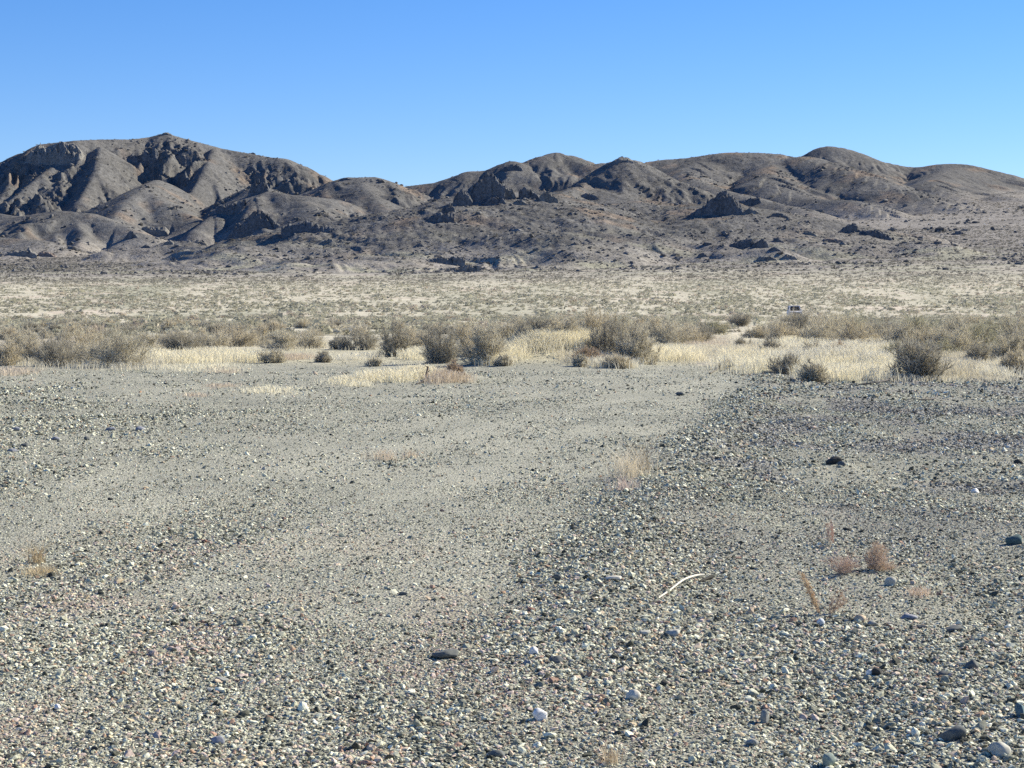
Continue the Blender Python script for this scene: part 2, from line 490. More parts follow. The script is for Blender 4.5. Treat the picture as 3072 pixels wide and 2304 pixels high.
def col_near(x, y, z, r):
    n = fbm(x / 1.6, y / 2.5, 3, 31)
    c = lerp((0.79, 0.80, 0.80), (0.97, 0.97, 0.96), sstep(-0.5, 0.5, n))
    e = track_edge(y)
    # graded track: finer and paler
    tr = sstep(0.3, -0.8, x - e) * sstep(-7, -3.5, x - e)
    c = c * (1 - 0.10 * np.clip(sstep(-0.5, 0.8, x - e) * 0.8 + sstep(17, 9, y), 0, 1) * (1 - wheel_mask(x, y)))[:, None]  # stony bed darkened: shade in the gaps between stones put into its colour
    c = lerp(c, c * 1.06, tr)
    c = lerp(c, c * 1.05, wheel_mask(x, y))
    # mauve stone patches to the right, warm ones lower left
    mv = sstep(-0.08, 0.18, fbm(x / 1.3, y / 3.4, 3, 33)) * sstep(0.0, 1.0, x - e) * sstep(11, 18, y)
    c = lerp(c, c * np.array((0.86, 0.85, 0.92)), mv * 0.9)
    wm = sstep(-0.1, 0.4, fbm(x / 0.9, y / 1.8, 3, 35)) * sstep(16, 9, y) * sstep(1.0, -1.5, x)
    c = lerp(c, c * np.array((1.10, 0.98, 0.93)), wm)
    # straw litter and sandy soil on and behind the mounds
    s = sstep(52, 60, y)
    c = lerp(c, np.array((1.45, 1.35, 1.15)) * np.ones_like(c), s * 0.6)
    hm = np.zeros_like(x)
    for m in MOUNDS: hm = hm + gauss(x, y, *m)
    c = lerp(c, np.array((1.5, 1.38, 1.12)) * np.ones_like(c), sstep(0.05, 0.25, hm) * 0.7)
    return c

PALE = np.array((0.53, 0.50, 0.395)); SAGE = np.array((0.33, 0.33, 0.25)); FAN = np.array((0.285, 0.270, 0.245))
def col_far(x, y, z, r):
    one = np.ones((len(x), 3))
    d = np.hypot(x, y)
    sc = np.clip(d, 0, 900)
    n = fbm(x / (6 + sc * 0.05), y / (12 + sc * 0.09), 4, 41)
    c = lerp(SAGE * 1.1, PALE, sstep(-0.45, 0.3, n + 0.14))
    pk = sstep(0.15, 0.4, fbm(x / 30, y / 70, 3, 42))
    c = lerp(c, np.array((0.58, 0.49, 0.41)) * one, pk * 0.45)
    a = x / np.maximum(y, 1)
    edge = d + 190 * fbm(x / 130, y / 90, 4, 43) - 120 * a
    edge = edge + 260 * fbm(x / 60, y / 25, 3, 49)
    f = sstep(760, 1300, edge)
    n2 = fbm(x / 70, y / 60, 4, 45)
    fan = lerp(FAN * 0.88, FAN * 1.12, sstep(-0.4, 0.4, n2))
    fan = lerp(fan, fan * np.array((0.53, 0.56, 0.60)), np.clip((z - base_h(x, y)) / 18, 0, 1))  # hill ground darker, bluer: dim slopes and blue skylight painted into its colour
    streak = sstep(0.02, 0.3, fbm(x / 75, y / 36, 3, 44)) * sstep(1650, 1250, d)
    bs = base_h(x, y)
    ab = np.clip((z - bs) / 25, 0, 1)
    fan = lerp(fan, SAGE * 0.98 * one, streak * (1 - ab) * 0.85)
    red = sstep(0.10, 0.42, fbm(x / 60, y / 55, 3, 46)) * ab
    fan = lerp(fan, np.array((0.265, 0.205, 0.155)) * one, red * 0.6)
    dk = sstep(0.05, 0.4, fbm(x / 110, y / 100, 4, 47)) * ab
    fan = lerp(fan, np.array((0.165, 0.162, 0.155)) * one, dk * 0.6)
    rk = sstep(0.9, 1.8, r) * sstep(-0.2, 0.3, fbm(x / 50, y / 50, 3, 48))
    fan = lerp(fan, np.array((0.15, 0.148, 0.143)) * one, rk * 0.5)
    return lerp(c, fan, f)

sheet(R_near, 'ground', M_gravel, col_near)
sheet(R_plain, 'plain', M_plain, col_far)
sheet(R_hill, 'hills', M_hills, col_far)
# ------------------------------------------------------------------ more materials
def var_mat(name, rough=0.95, spec=0.1, nscale=None, amt=0.35, translucent=0.0, bumpd=None):
    """colour from the mesh attribute 'col', broken up by noise"""
    m, nt, b = mat_new(name, rough, spec)
    a = attr(nt, 'col')
    c = a.outputs['Color']
    if nscale:
        t = N(nt, 'ShaderNodeTexNoise', Scale=nscale, Detail=4.0, Roughness=0.65)
        nt.links.new(pos(nt), t.inputs['Vector'])
        g = ramp(nt, [(0.3, (1 - amt,) * 3), (0.7, (1 + amt,) * 3)], t.outputs[0])
        c = mix(nt, c, g, 1.0, 'MULTIPLY')
        if bumpd: bump(nt, t.outputs[0], bumpd, 1.0, b)
    nt.links.new(c, b.inputs['Base Color'])
    if translucent:
        tr = nt.nodes.new('ShaderNodeBsdfTranslucent'); nt.links.new(c, tr.inputs[0])
        mx = nt.nodes.new('ShaderNodeMixShader'); mx.inputs[0].default_value = translucent
        nt.links.new(b.outputs[0], mx.inputs[1]); nt.links.new(tr.outputs[0], mx.inputs[2])
        nt.links.new(mx.outputs[0], nt.nodes['Material Output'].inputs[0])
    return m
M_stone = var_mat('stone', 0.9, 0.25, 60.0, 0.25)
M_crag = var_mat('crag_rock', 0.95, 0.1, 0.5, 0.45, 0, 0.8)
M_twig = var_mat('twig', 0.9, 0.1, None, 0, 0.55)
M_grass = var_mat('straw', 0.85, 0.15, None, 0, 0.25)
M_scrub = var_mat('scrub', 0.95, 0.05, None, 0, 0.35)
M_wood = var_mat('dead_wood', 0.9, 0.15, 30.0, 0.35)
M_bleach = var_mat('bleached_wood', 0.8, 0.2, 25.0, 0.2)

def plain_mat(name, col, rough=0.5, spec=0.5, metal=0.0):
    m, nt, b = mat_new(name, rough, spec)
    t = N(nt, 'ShaderNodeTexNoise', Scale=3.0, Detail=4.0)
    nt.links.new(pos(nt), t.inputs['Vector'])
    g = ramp(nt, [(0.3, tuple(c * 0.9 for c in col)), (0.7, col)], t.outputs[0])
    nt.links.new(g, b.inputs['Base Color']); b.inputs['Metallic'].default_value = metal
    return m

# ------------------------------------------------------------------ stone templates
import bmesh
def ico(sub):
    bm = bmesh.new(); bmesh.ops.create_icosphere(bm, subdivisions=sub, radius=1.0)
    V = np.array([v.co[:] for v in bm.verts]); Fc = np.array([[v.index for v in f.verts] for f in bm.faces])
    bm.free(); return V, Fc
ICO = {k: ico(k) for k in (1, 2, 3, 4)}
def rock_shape(sub, r, planes=9, sharp=0.35, noise=0.08, nf=2.0):
    V, Fc = ICO[sub]; V = V.copy()
    n = r.normal(size=(planes, 3)); n /= np.linalg.norm(n, axis=1)[:, None]
    c = r.uniform(1 - sharp, 1.0, planes)
    dt = V @ n.T
    rad = np.where(dt > 0.05, c / np.maximum(dt, 0.05), 9).min(1)
    rad = np.minimum(rad, 1.15)
    o = r.uniform(0, 50)
    rad = rad * (1 + noise * noise2(V[:, 0] * nf + V[:, 2] * 1.7 + o, V[:, 1] * nf - V[:, 2] * 1.3 + o) * 2
                 + noise * 0.6 * noise2(V[:, 0] * nf * 2.7 + V[:, 2] * 4.1 + o, V[:, 1] * nf * 2.7 + V[:, 2] * 3.3 - o) * 2)
    return V * rad[:, None], Fc

def batch(tmpls, P, S, RZ, C, tilt=0.2, r=rng):
    """instances of small templates realised into one mesh. S (n,3)"""
    n = len(P); k = r.integers(0, len(tmpls), n)
    Vs, Fs, Cs = [], [], []; off = 0
    for t, (TV, TF) in enumerate(tmpls):
        m = np.where(k == t)[0]
        if len(m) == 0: continue
        v = TV[None] * S[m][:, None, :]
        tx = r.normal(0, tilt, len(m))[:, None]; ty = r.normal(0, tilt, len(m))[:, None]
        v = np.stack([v[..., 0] + v[..., 2] * ty, v[..., 1] + v[..., 2] * tx, v[..., 2] - v[..., 0] * ty - v[..., 1] * tx], -1)
        c, s_ = np.cos(RZ[m])[:, None], np.sin(RZ[m])[:, None]
        v = np.stack([v[..., 0] * c - v[..., 1] * s_, v[..., 0] * s_ + v[..., 1] * c, v[..., 2]], -1) + P[m][:, None, :]
        nv = TV.shape[0]
        f = TF[None] + (np.arange(len(m)) * nv)[:, None, None] + off
        Vs.append(v.reshape(-1, 3)); Fs.append(f.reshape(-1, TF.shape[1])); Cs.append(np.repeat(C[m], nv, 0))
        off += len(m) * nv
    C4 = np.concatenate(Cs); C4 = np.concatenate([C4, np.ones((len(C4), 1))], 1)
    return np.concatenate(Vs), np.concatenate(Fs), C4

def sector(n, d0, d1, half, r=rng):
    d = np.sqrt(r.uniform(d0 * d0, d1 * d1, n)); a = r.uniform(-half, half, n)
    return d * np.sin(a), d * np.cos(a)

PAL = np.array([(0.075, 0.077, 0.066), (0.22, 0.222, 0.19), (0.43, 0.43, 0.36), (0.66, 0.655, 0.56), (0.50, 0.41, 0.30), (0.34, 0.23, 0.17), (0.74, 0.72, 0.64), (0.30, 0.31, 0.325), (0.54, 0.44, 0.37)])
def stone_cols(n, x, y, r=rng):
    e = track_edge(y)
    w = np.array([.20, .26, .25, .18, .035, .018, .008, .02, .029])
    k = r.choice(len(PAL), n, p=w / w.sum())
    c = PAL[k] * r.uniform(0.9, 1.35, (n, 1)) * np.array((1.0, 1.01, 0.90))
    mv = sstep(-0.08, 0.18, fbm(x / 1.3, y / 3.4, 3, 33)) * sstep(0.0, 1.0, x - e) * sstep(11, 18, y)
    c = lerp(c, c * np.array((0.76, 0.74, 0.82)), mv)
    wm = sstep(-0.1, 0.4, fbm(x / 0.9, y / 1.8, 3, 35)) * sstep(16, 9, y) * sstep(1.0, -1.5, x)
    swap = r.random(n) < 0.08 * sstep(20, 9, y) + wm * 0.42
    c[swap] = PAL[r.choice([4, 5, 8, 8], swap.sum())] * r.uniform(0.8, 1.25, (swap.sum(), 1))
    return c

def coarse(x, y):
    """0..1 how stony the gravel is"""
    e = track_edge(y)
    c = 0.34 + 0.62 * sstep(17, 8.5, y)
    c = c + (0.22 + 0.36 * sstep(11, 20, y)) * sstep(-0.5, 0.6, x - e + 0.8 * fbm(x / 0.9, y / 2.0, 3, 57))
    c = c + 0.8 * np.exp(-((x - e - 0.35) / 0.45) ** 2) * sstep(8, 13, y)
    c = c + 0.55 * sstep(-4.2, -6.5, x + (y - 26) * 0.25) * sstep(15, 22, y) * sstep(45, 36, y)
    c = c + 0.55 * np.exp(-((y - 26.5 - 0.55 * (x + 8)) / 1.2) ** 2) * sstep(-1.5, -4.5, x)
    n = fbm(x / 1.4, y / 3.0, 3, 55)
    c = c * (0.55 + 1.3 * sstep(-0.35, 0.4, n))
    c = c * (1 - 0.7 * sstep(46, 54, y) * sstep(0.5, -0.5, x - e - 1))
    c = c + 1.1 * gauss(x, y, 0.75, 56.5, 1.3, 3.2, 1.0) * sstep(-0.3, 0.3, n + 0.2)
    c = c * (1 - 0.5 * wheel_mask(x, y))
    return np.clip(c, 0.05, 1.6)

Vs, Fs, Cs, off = [], [], [], 0
rp = np.random.default_rng(11)
T2 = [rock_shape(2, rp, 7, 0.55, 0.07) for _ in range(10)]
T1 = [rock_shape(1, rp, 5, 0.6, 0.14) for _ in range(16)]
def gravel_band(n, d0, d1, tm, smean, ssig, smin, smax, cpow):
    global off
    x, y = sector(n, d0, d1, math.radians(17.5), rp)
    cz = coarse(x, y)
    keep = rp.random(n) < cz ** cpow
    x, y, cz = x[keep], y[keep], cz[keep]; n = len(x)
    s = np.clip(np.exp(rp.normal(math.log(smean), ssig, n)) * (0.75 + 0.35 * cz), smin, smax)
    S = np.stack([s * rp.uniform(0.8, 1.35, n), s * rp.uniform(0.6, 1.0, n), s * rp.uniform(0.28, 0.65, n)], 1) * 0.5
    z = H(x, y) + S[:, 2] * rp.uniform(0.0, 0.6, n)
    V, Fc, C4 = batch(tm, np.stack([x, y, z], 1), S, rp.uniform(0, 6.28, n), stone_cols(n, x, y, rp), 0.38, rp)
    Vs.append(V); Fs.append(Fc + off); Cs.append(C4); off += len(V)
gravel_band(120000, 5.8, 10.0, T2, 0.0105, 0.42, 0.006, 0.045, 0.35)
gravel_band(185000, 10.0, 18.0, T1, 0.0130, 0.42, 0.007, 0.055, 0.6)
gravel_band(170000, 18.0, 34.0, T1, 0.020, 0.42, 0.011, 0.075, 0.8)
gravel_band(120000, 34.0, 64.0, T1, 0.031, 0.42, 0.018, 0.10, 0.9)
g = mesh_np('gravel', np.concatenate(Vs), np.concatenate(Fs), M_stone, {'col': ('FLOAT_COLOR', np.concatenate(Cs))}, False)
g['kind'] = 'stuff'
del Vs, Fs, Cs

# ------------------------------------------------------------------ single stones that stand out in the gravel
def near_hit(px, py):
    d = pdir(px, py)
    t = np.concatenate([np.arange(5, 100, 0.1), np.geomspace(100, 420, 400)])
    x = d[0] * t / d[1]; z = EYE + d[2] * t / d[1]
    gz = H(x, t)
    k = max(int(np.argmax(gz >= z)), 1)
    a0 = z[k - 1] - gz[k - 1]; a1 = z[k] - gz[k]
    u = min(max(a0 / (a0 - a1 + 1e-9), 0), 1)
    X = x[k - 1] * (1 - u) + x[k] * u; Y = t[k - 1] * (1 - u) + t[k] * u
    return float(X), float(Y), float(H(np.array([X]), np.array([Y]))[0])

WH, CR, PG, MG, DG, BK, TN, RS, BL, GN = (0.80, 0.79, 0.74), (0.64, 0.61, 0.51), (0.44, 0.44, 0.38), (0.27, 0.28, 0.26), (0.13, 0.14, 0.135), (0.05, 0.052, 0.05), (0.52, 0.42, 0.30), (0.28, 0.15, 0.11), (0.25, 0.265, 0.30), (0.25, 0.30, 0.26)
STONES = [
 (1617, 2160, 44, 38, WH, 'brightest white quartz cobble in the gravel at bottom centre'),
 (1602, 1963, 28, 26, WH, 'small egg shaped white pebble up the gravel from the brightest cobble'),
 (1901, 2100, 42, 34, CR, 'rounded cream cobble with pitted face right of the bright white cobble'),
 (1340, 1974, 78, 32, DG, 'broad flat dark slab lying in the gravel left of the egg shaped white pebble'),
 (2022, 1908, 46, 26, PG, 'pale grey rounded stone, the longer of two touching below the bleached branch'),
 (1934, 1905, 34, 20, PG, 'pale grey stone, the shorter of two below the bleached branch'),
 (1674, 1740, 30, 20, DG, 'dark stone with a light top left of the bleached branch'),
 (1843, 1739, 50, 14, CR, 'long flat pale stone just left of the bleached branch'),
 (1491, 2270, 52, 28, DG, 'dark oval cobble at the bottom edge left of centre'),
 (1593, 1833, 22, 14, RS, 'small rust red stone in the centre gravel'),
 (1209, 1784, 26, 12, DG, 'small dark lens shaped stone in the middle of the graded gravel'),
 (1667, 1988, 38, 24, DG, 'dark stone just right of the egg shaped white pebble'),
 (1991, 2057, 22, 22, BK, 'round black pebble right of the cream cobble'),
 (2863, 2215, 82, 46, DG, 'largest dark rounded cobble, low on the right, lit on its right end'),
 (2997, 2268, 66, 46, PG, 'big pale grey cobble in the bottom right corner'),
 (2483, 2300, 48, 46, GN, 'greenish grey cobble cut by the bottom edge'),
 (2858, 1893, 64, 20, DG, 'flat diamond shaped dark tile of rock on the right'),
 (2673, 1756, 34, 28, PG, 'pale angular block beside the round brown tumbleweed'),
 (2460, 1876, 26, 24, (0.60, 0.64, 0.66), 'bluish white stone at the foot of the leaning dry weed'),
 (2580, 1864, 44, 22, TN, 'flat tan stone right of the bluish white stone'),
 (2620, 1877, 30, 18, MG, 'olive grey stone touching the flat tan stone'),
 (2726, 1856, 50, 16, BL, 'long mauve grey stone between the tan stone and the dark tile'),
 (2296, 2168, 28, 44, MG, 'upright grey stone standing on end right of bottom centre'),
 (2914, 2006, 38, 32, DG, 'dark knobbly stone low on the far right above the largest cobble'),
 (2835, 2026, 54, 18, DG, 'long low dark stone left of the knobbly dark stone'),
 (2631, 2026, 32, 24, BK, 'black wedge stone next to a white chip on the right'),
 (2610, 2026, 24, 24, WH, 'white chip standing beside the black wedge stone'),
 (3062, 2150, 34, 52, (0.12, 0.18, 0.19), 'dark teal stone at the right edge near the bottom'),
 (2765, 1884, 34, 13, DG, 'thin dark stone left of the diamond shaped tile'),
 (2256, 2238, 34, 30, MG, 'grey rounded stone below the upright stone'),
 (2541, 1592, 24, 13, BK, 'small black block behind the dry weeds on the right'),
 (3048, 1630, 54, 30, (0.09, 0.14, 0.14), 'dark blue green stone at the right edge level with the weeds'),
 (2500, 1392, 46, 26, BK, 'black boulder, the larger of the dark pair in the stony strip'),
 (2524, 1398, 24, 16, DG, 'smaller stone of the dark pair in the stony strip'),
 (2042, 1186, 28, 12, DG, 'dark clod alone on the smooth graded ground near the far shrubs'),
 (655, 2230, 40, 26, BL, 'blue grey stone at lower left'),
 (285, 2250, 22, 14, BK, 'small black stone at lower left'),
 (170, 2128, 22, 18, WH, 'leaf shaped white chip at lower left, the nearer of two'),
 (183, 2015, 18, 11, WH, 'leaf shaped white chip at lower left, the farther of two'),
 (664, 2044, 38, 17, MG, 'grey flat topped stone above the blue grey stone'),
 (22, 1828, 36, 9, DG, 'dark sliver of rock at the left edge'),
 (331, 1500, 15, 9, BK, 'black pyramid shaped stone on the left half of the gravel'),
 (613, 1628, 16, 11, RS, 'dark red pyramid shaped stone left of centre'),
 (49, 1291, 24, 11, BL, 'blue grey stone at the left end of the stony ridge, behind its crest'),
 (333, 1291, 28, 13, BL, 'blue grey stone in the left stony ridge, middle of the row'),
 (417, 1291, 28, 13, BL, 'blue grey stone at the right end of the left stony ridge'),
 (259, 1320, 18, 12, DG, 'dark stone in the left stony ridge, just left of its middle'),
 (165, 1320, 26, 11, BL, 'low blue grey stone left of the dark one in the stony ridge'),
 (76, 1340, 28, 13, DG, 'dark stone near the left end of the stony ridge'),
 (40, 1355, 34, 11, BL, 'long blue grey stone nearest the left edge in the stony ridge'),
 (2625, 1194, 18, 13, (0.34, 0.30, 0.20), 'tan pointed stone on the fine gravel before the dark twiggy bush'),
 (2925, 1478, 26, 16, WH, 'white topped stone with a dark base at far right among black gravel'),
 (3055, 1392, 26, 16, BK, 'black stone at the right edge in the mauve gravel'),
]
for i, (px, py, w, h, col, lab) in enumerate(STONES):
    X, Y, Z = near_hit(px, py)
    sc = Y / F
    r = np.random.default_rng(100 + i)
    V, Fc = rock_shape(3, r, 8, 0.42, 0.06)
    V = V * np.array([w * 0.5 * sc, max(w * 0.42, h * 0.4) * sc, h * 0.56 * sc])
    c = np.array(col) * (1 + 0.12 * noise2(V[:, 0] * 40 / max(w * sc * 10, .1), V[:, 2] * 60 + i)[:, None])
    C4 = np.concatenate([np.clip(c, 0, 1), np.ones((len(V), 1))], 1)
    o = mesh_np('stone', V + np.array([0, 0, h * 0.30 * sc]), Fc, M_stone, {'col': ('FLOAT_COLOR', C4)}, True)
    o.location = (X, Y, Z); o.rotation_euler = (0, 0, 0)
    tag(o, lab, 'stone')

# ------------------------------------------------------------------ tubes, shrubs
def tubes(segs, sides=3):
    """segs: array (n, 8): x0 y0 z0 r0 x1 y1 z1 r1 -> prism mesh"""
    a, ra, b, rb = segs[:, 0:3], segs[:, 3], segs[:, 4:7], segs[:, 7]
    d = b - a; L = np.linalg.norm(d, axis=1, keepdims=True) + 1e-9; d = d / L
    up = np.where(np.abs(d[:, 2:3]) > 0.9, np.array([[1., 0, 0]]), np.array([[0, 0, 1.]]))
    u = np.cross(d, up); u /= np.linalg.norm(u, axis=1, keepdims=True) + 1e-9
    v = np.cross(d, u)
    n = len(segs); V = np.zeros((n, 2 * sides, 3))
    for k in range(sides):
        an = 2 * math.pi * k / sides
        o = u * math.cos(an) + v * math.sin(an)
        V[:, k] = a + o * ra[:, None]; V[:, sides + k] = b + o * rb[:, None]
    f = np.array([[k, (k + 1) % sides, sides + (k + 1) % sides, sides + k] for k in range(sides)])
    Fq = f[None] + (np.arange(n) * 2 * sides)[:, None, None]
    return V.reshape(-1, 3), Fq.reshape(-1, 4)

def norm(v): return v / (np.linalg.norm(v, axis=-1, keepdims=True) + 1e-9)

def shrub_segs(r, w, h, n0=26, n1=9, n2=9, spread=1.0, thick=1.0, up=0.35, fine=1.0):
    """w, h: full width and height in metres. returns stem segs, twig segs"""
    R = w / 2
    stems, l1, l2 = [], [], []
    ang = r.uniform(0, 2 * np.pi, n0); el = np.arccos(np.clip(r.uniform(0.05, 1.0, n0) ** 0.8, 0, 1)) * spread
    for i in range(n0):
        dr = np.array([math.sin(el[i]) * math.cos(ang[i]), math.sin(el[i]) * math.sin(ang[i]), max(math.cos(el[i]), 0.08)])
        tip = dr * np.array([R, R, h]) * r.uniform(0.72, 1.0)
        p = np.array([r.normal(0, R * .10), r.normal(0, R * .10), 0.0])
        k = 5; q = p.copy(); rad = 0.010 * thick * r.uniform(0.7, 1.3)
        bend = np.array([0, 0, 1.0]) * (-0.18 * h * r.uniform(0, 1))
        for s in range(k):
            t = (s + 1) / k
            nx = p + (tip - p) * t + bend * math.sin(math.pi * t) + r.normal(0, R * 0.035, 3)
            r0 = rad * (1 - s / k * 0.75); r1 = rad * (1 - (s + 1) / k * 0.75)
            stems.append([*q, r0, *nx, r1])
            if s >= 1:
                for _ in range(n1 if s > 1 else n1 // 2):
                    u = r.random(); st = q + (nx - q) * u
                    dd = norm(norm(nx - q) + r.normal(0, 0.75, 3) + np.array([0, 0, up]))
                    L = R * r.uniform(0.18, 0.42)
                    en = st + dd * L; en[2] = max(en[2], 0.02)
                    l1.append([*st, 0.0042 * thick, *en, 0.0026 * thick])
            q = nx
    l1 = np.array(l1)
    n = len(l1)
    m = n2
    st = np.repeat(l1[:, 0:3], m, 0); en = np.repeat(l1[:, 4:7], m, 0)
    u = r.uniform(0.15, 1.0, (n * m, 1)); a = st + (en - st) * u
    dd = norm(norm(en - st) + r.normal(0, 0.7, (n * m, 3)) + np.array([0, 0, up * 0.8]))
    L = R * r.uniform(0.08, 0.30, (n * m, 1)) ** 1.0
    b = a + dd * L; b[:, 2] = np.maximum(b[:, 2], 0.01)
    w0 = np.full((n * m, 1), 0.0026 * thick * fine)
    l2 = np.concatenate([a, w0, b, w0 * 0.45], 1)
    return np.array(stems), l1, l2

def seg_cols(V, base, r, per, h, var=0.25):
    n = len(V) // per
    c = np.array(base)[None] * r.uniform(1 - var, 1 + var, (n, 1))
    c = np.repeat(c, per, 0)
    return np.concatenate([np.clip(c, 0, 1), np.ones((len(c), 1))], 1)

GREY = (0.78, 0.745, 0.63); DGREY = (0.62, 0.595, 0.51); BROWN = (0.64, 0.55, 0.44); OLIVE = (0.64, 0.625, 0.49); TAN = (0.78, 0.73, 0.60)
def make_shrub(seed, w, h, col, stemcol=(0.50, 0.465, 0.39), name='desert_shrub', **kw):
    r = np.random.default_rng(seed)
    st, l1, l2 = shrub_segs(r, w, h, **kw)
    root = empty(name)
    V, Fq = tubes(np.concatenate([st, l1])); 
    mesh_np('stem', V, Fq, M_twig, {'col': ('FLOAT_COLOR', seg_cols(V, stemcol, r, 6, h))}, False, root)
    V, Fq = tubes(l2)
    mesh_np('twigs', V, Fq, M_twig, {'col': ('FLOAT_COLOR', seg_cols(V, col, r, 6, h))}, False, root)
    return root

def copy_thing(o):
    c = o.copy(); SC.collection.objects.link(c)
    for ch in list(o.children):
        k = ch.copy(); SC.collection.objects.link(k); k.parent = c
    return c

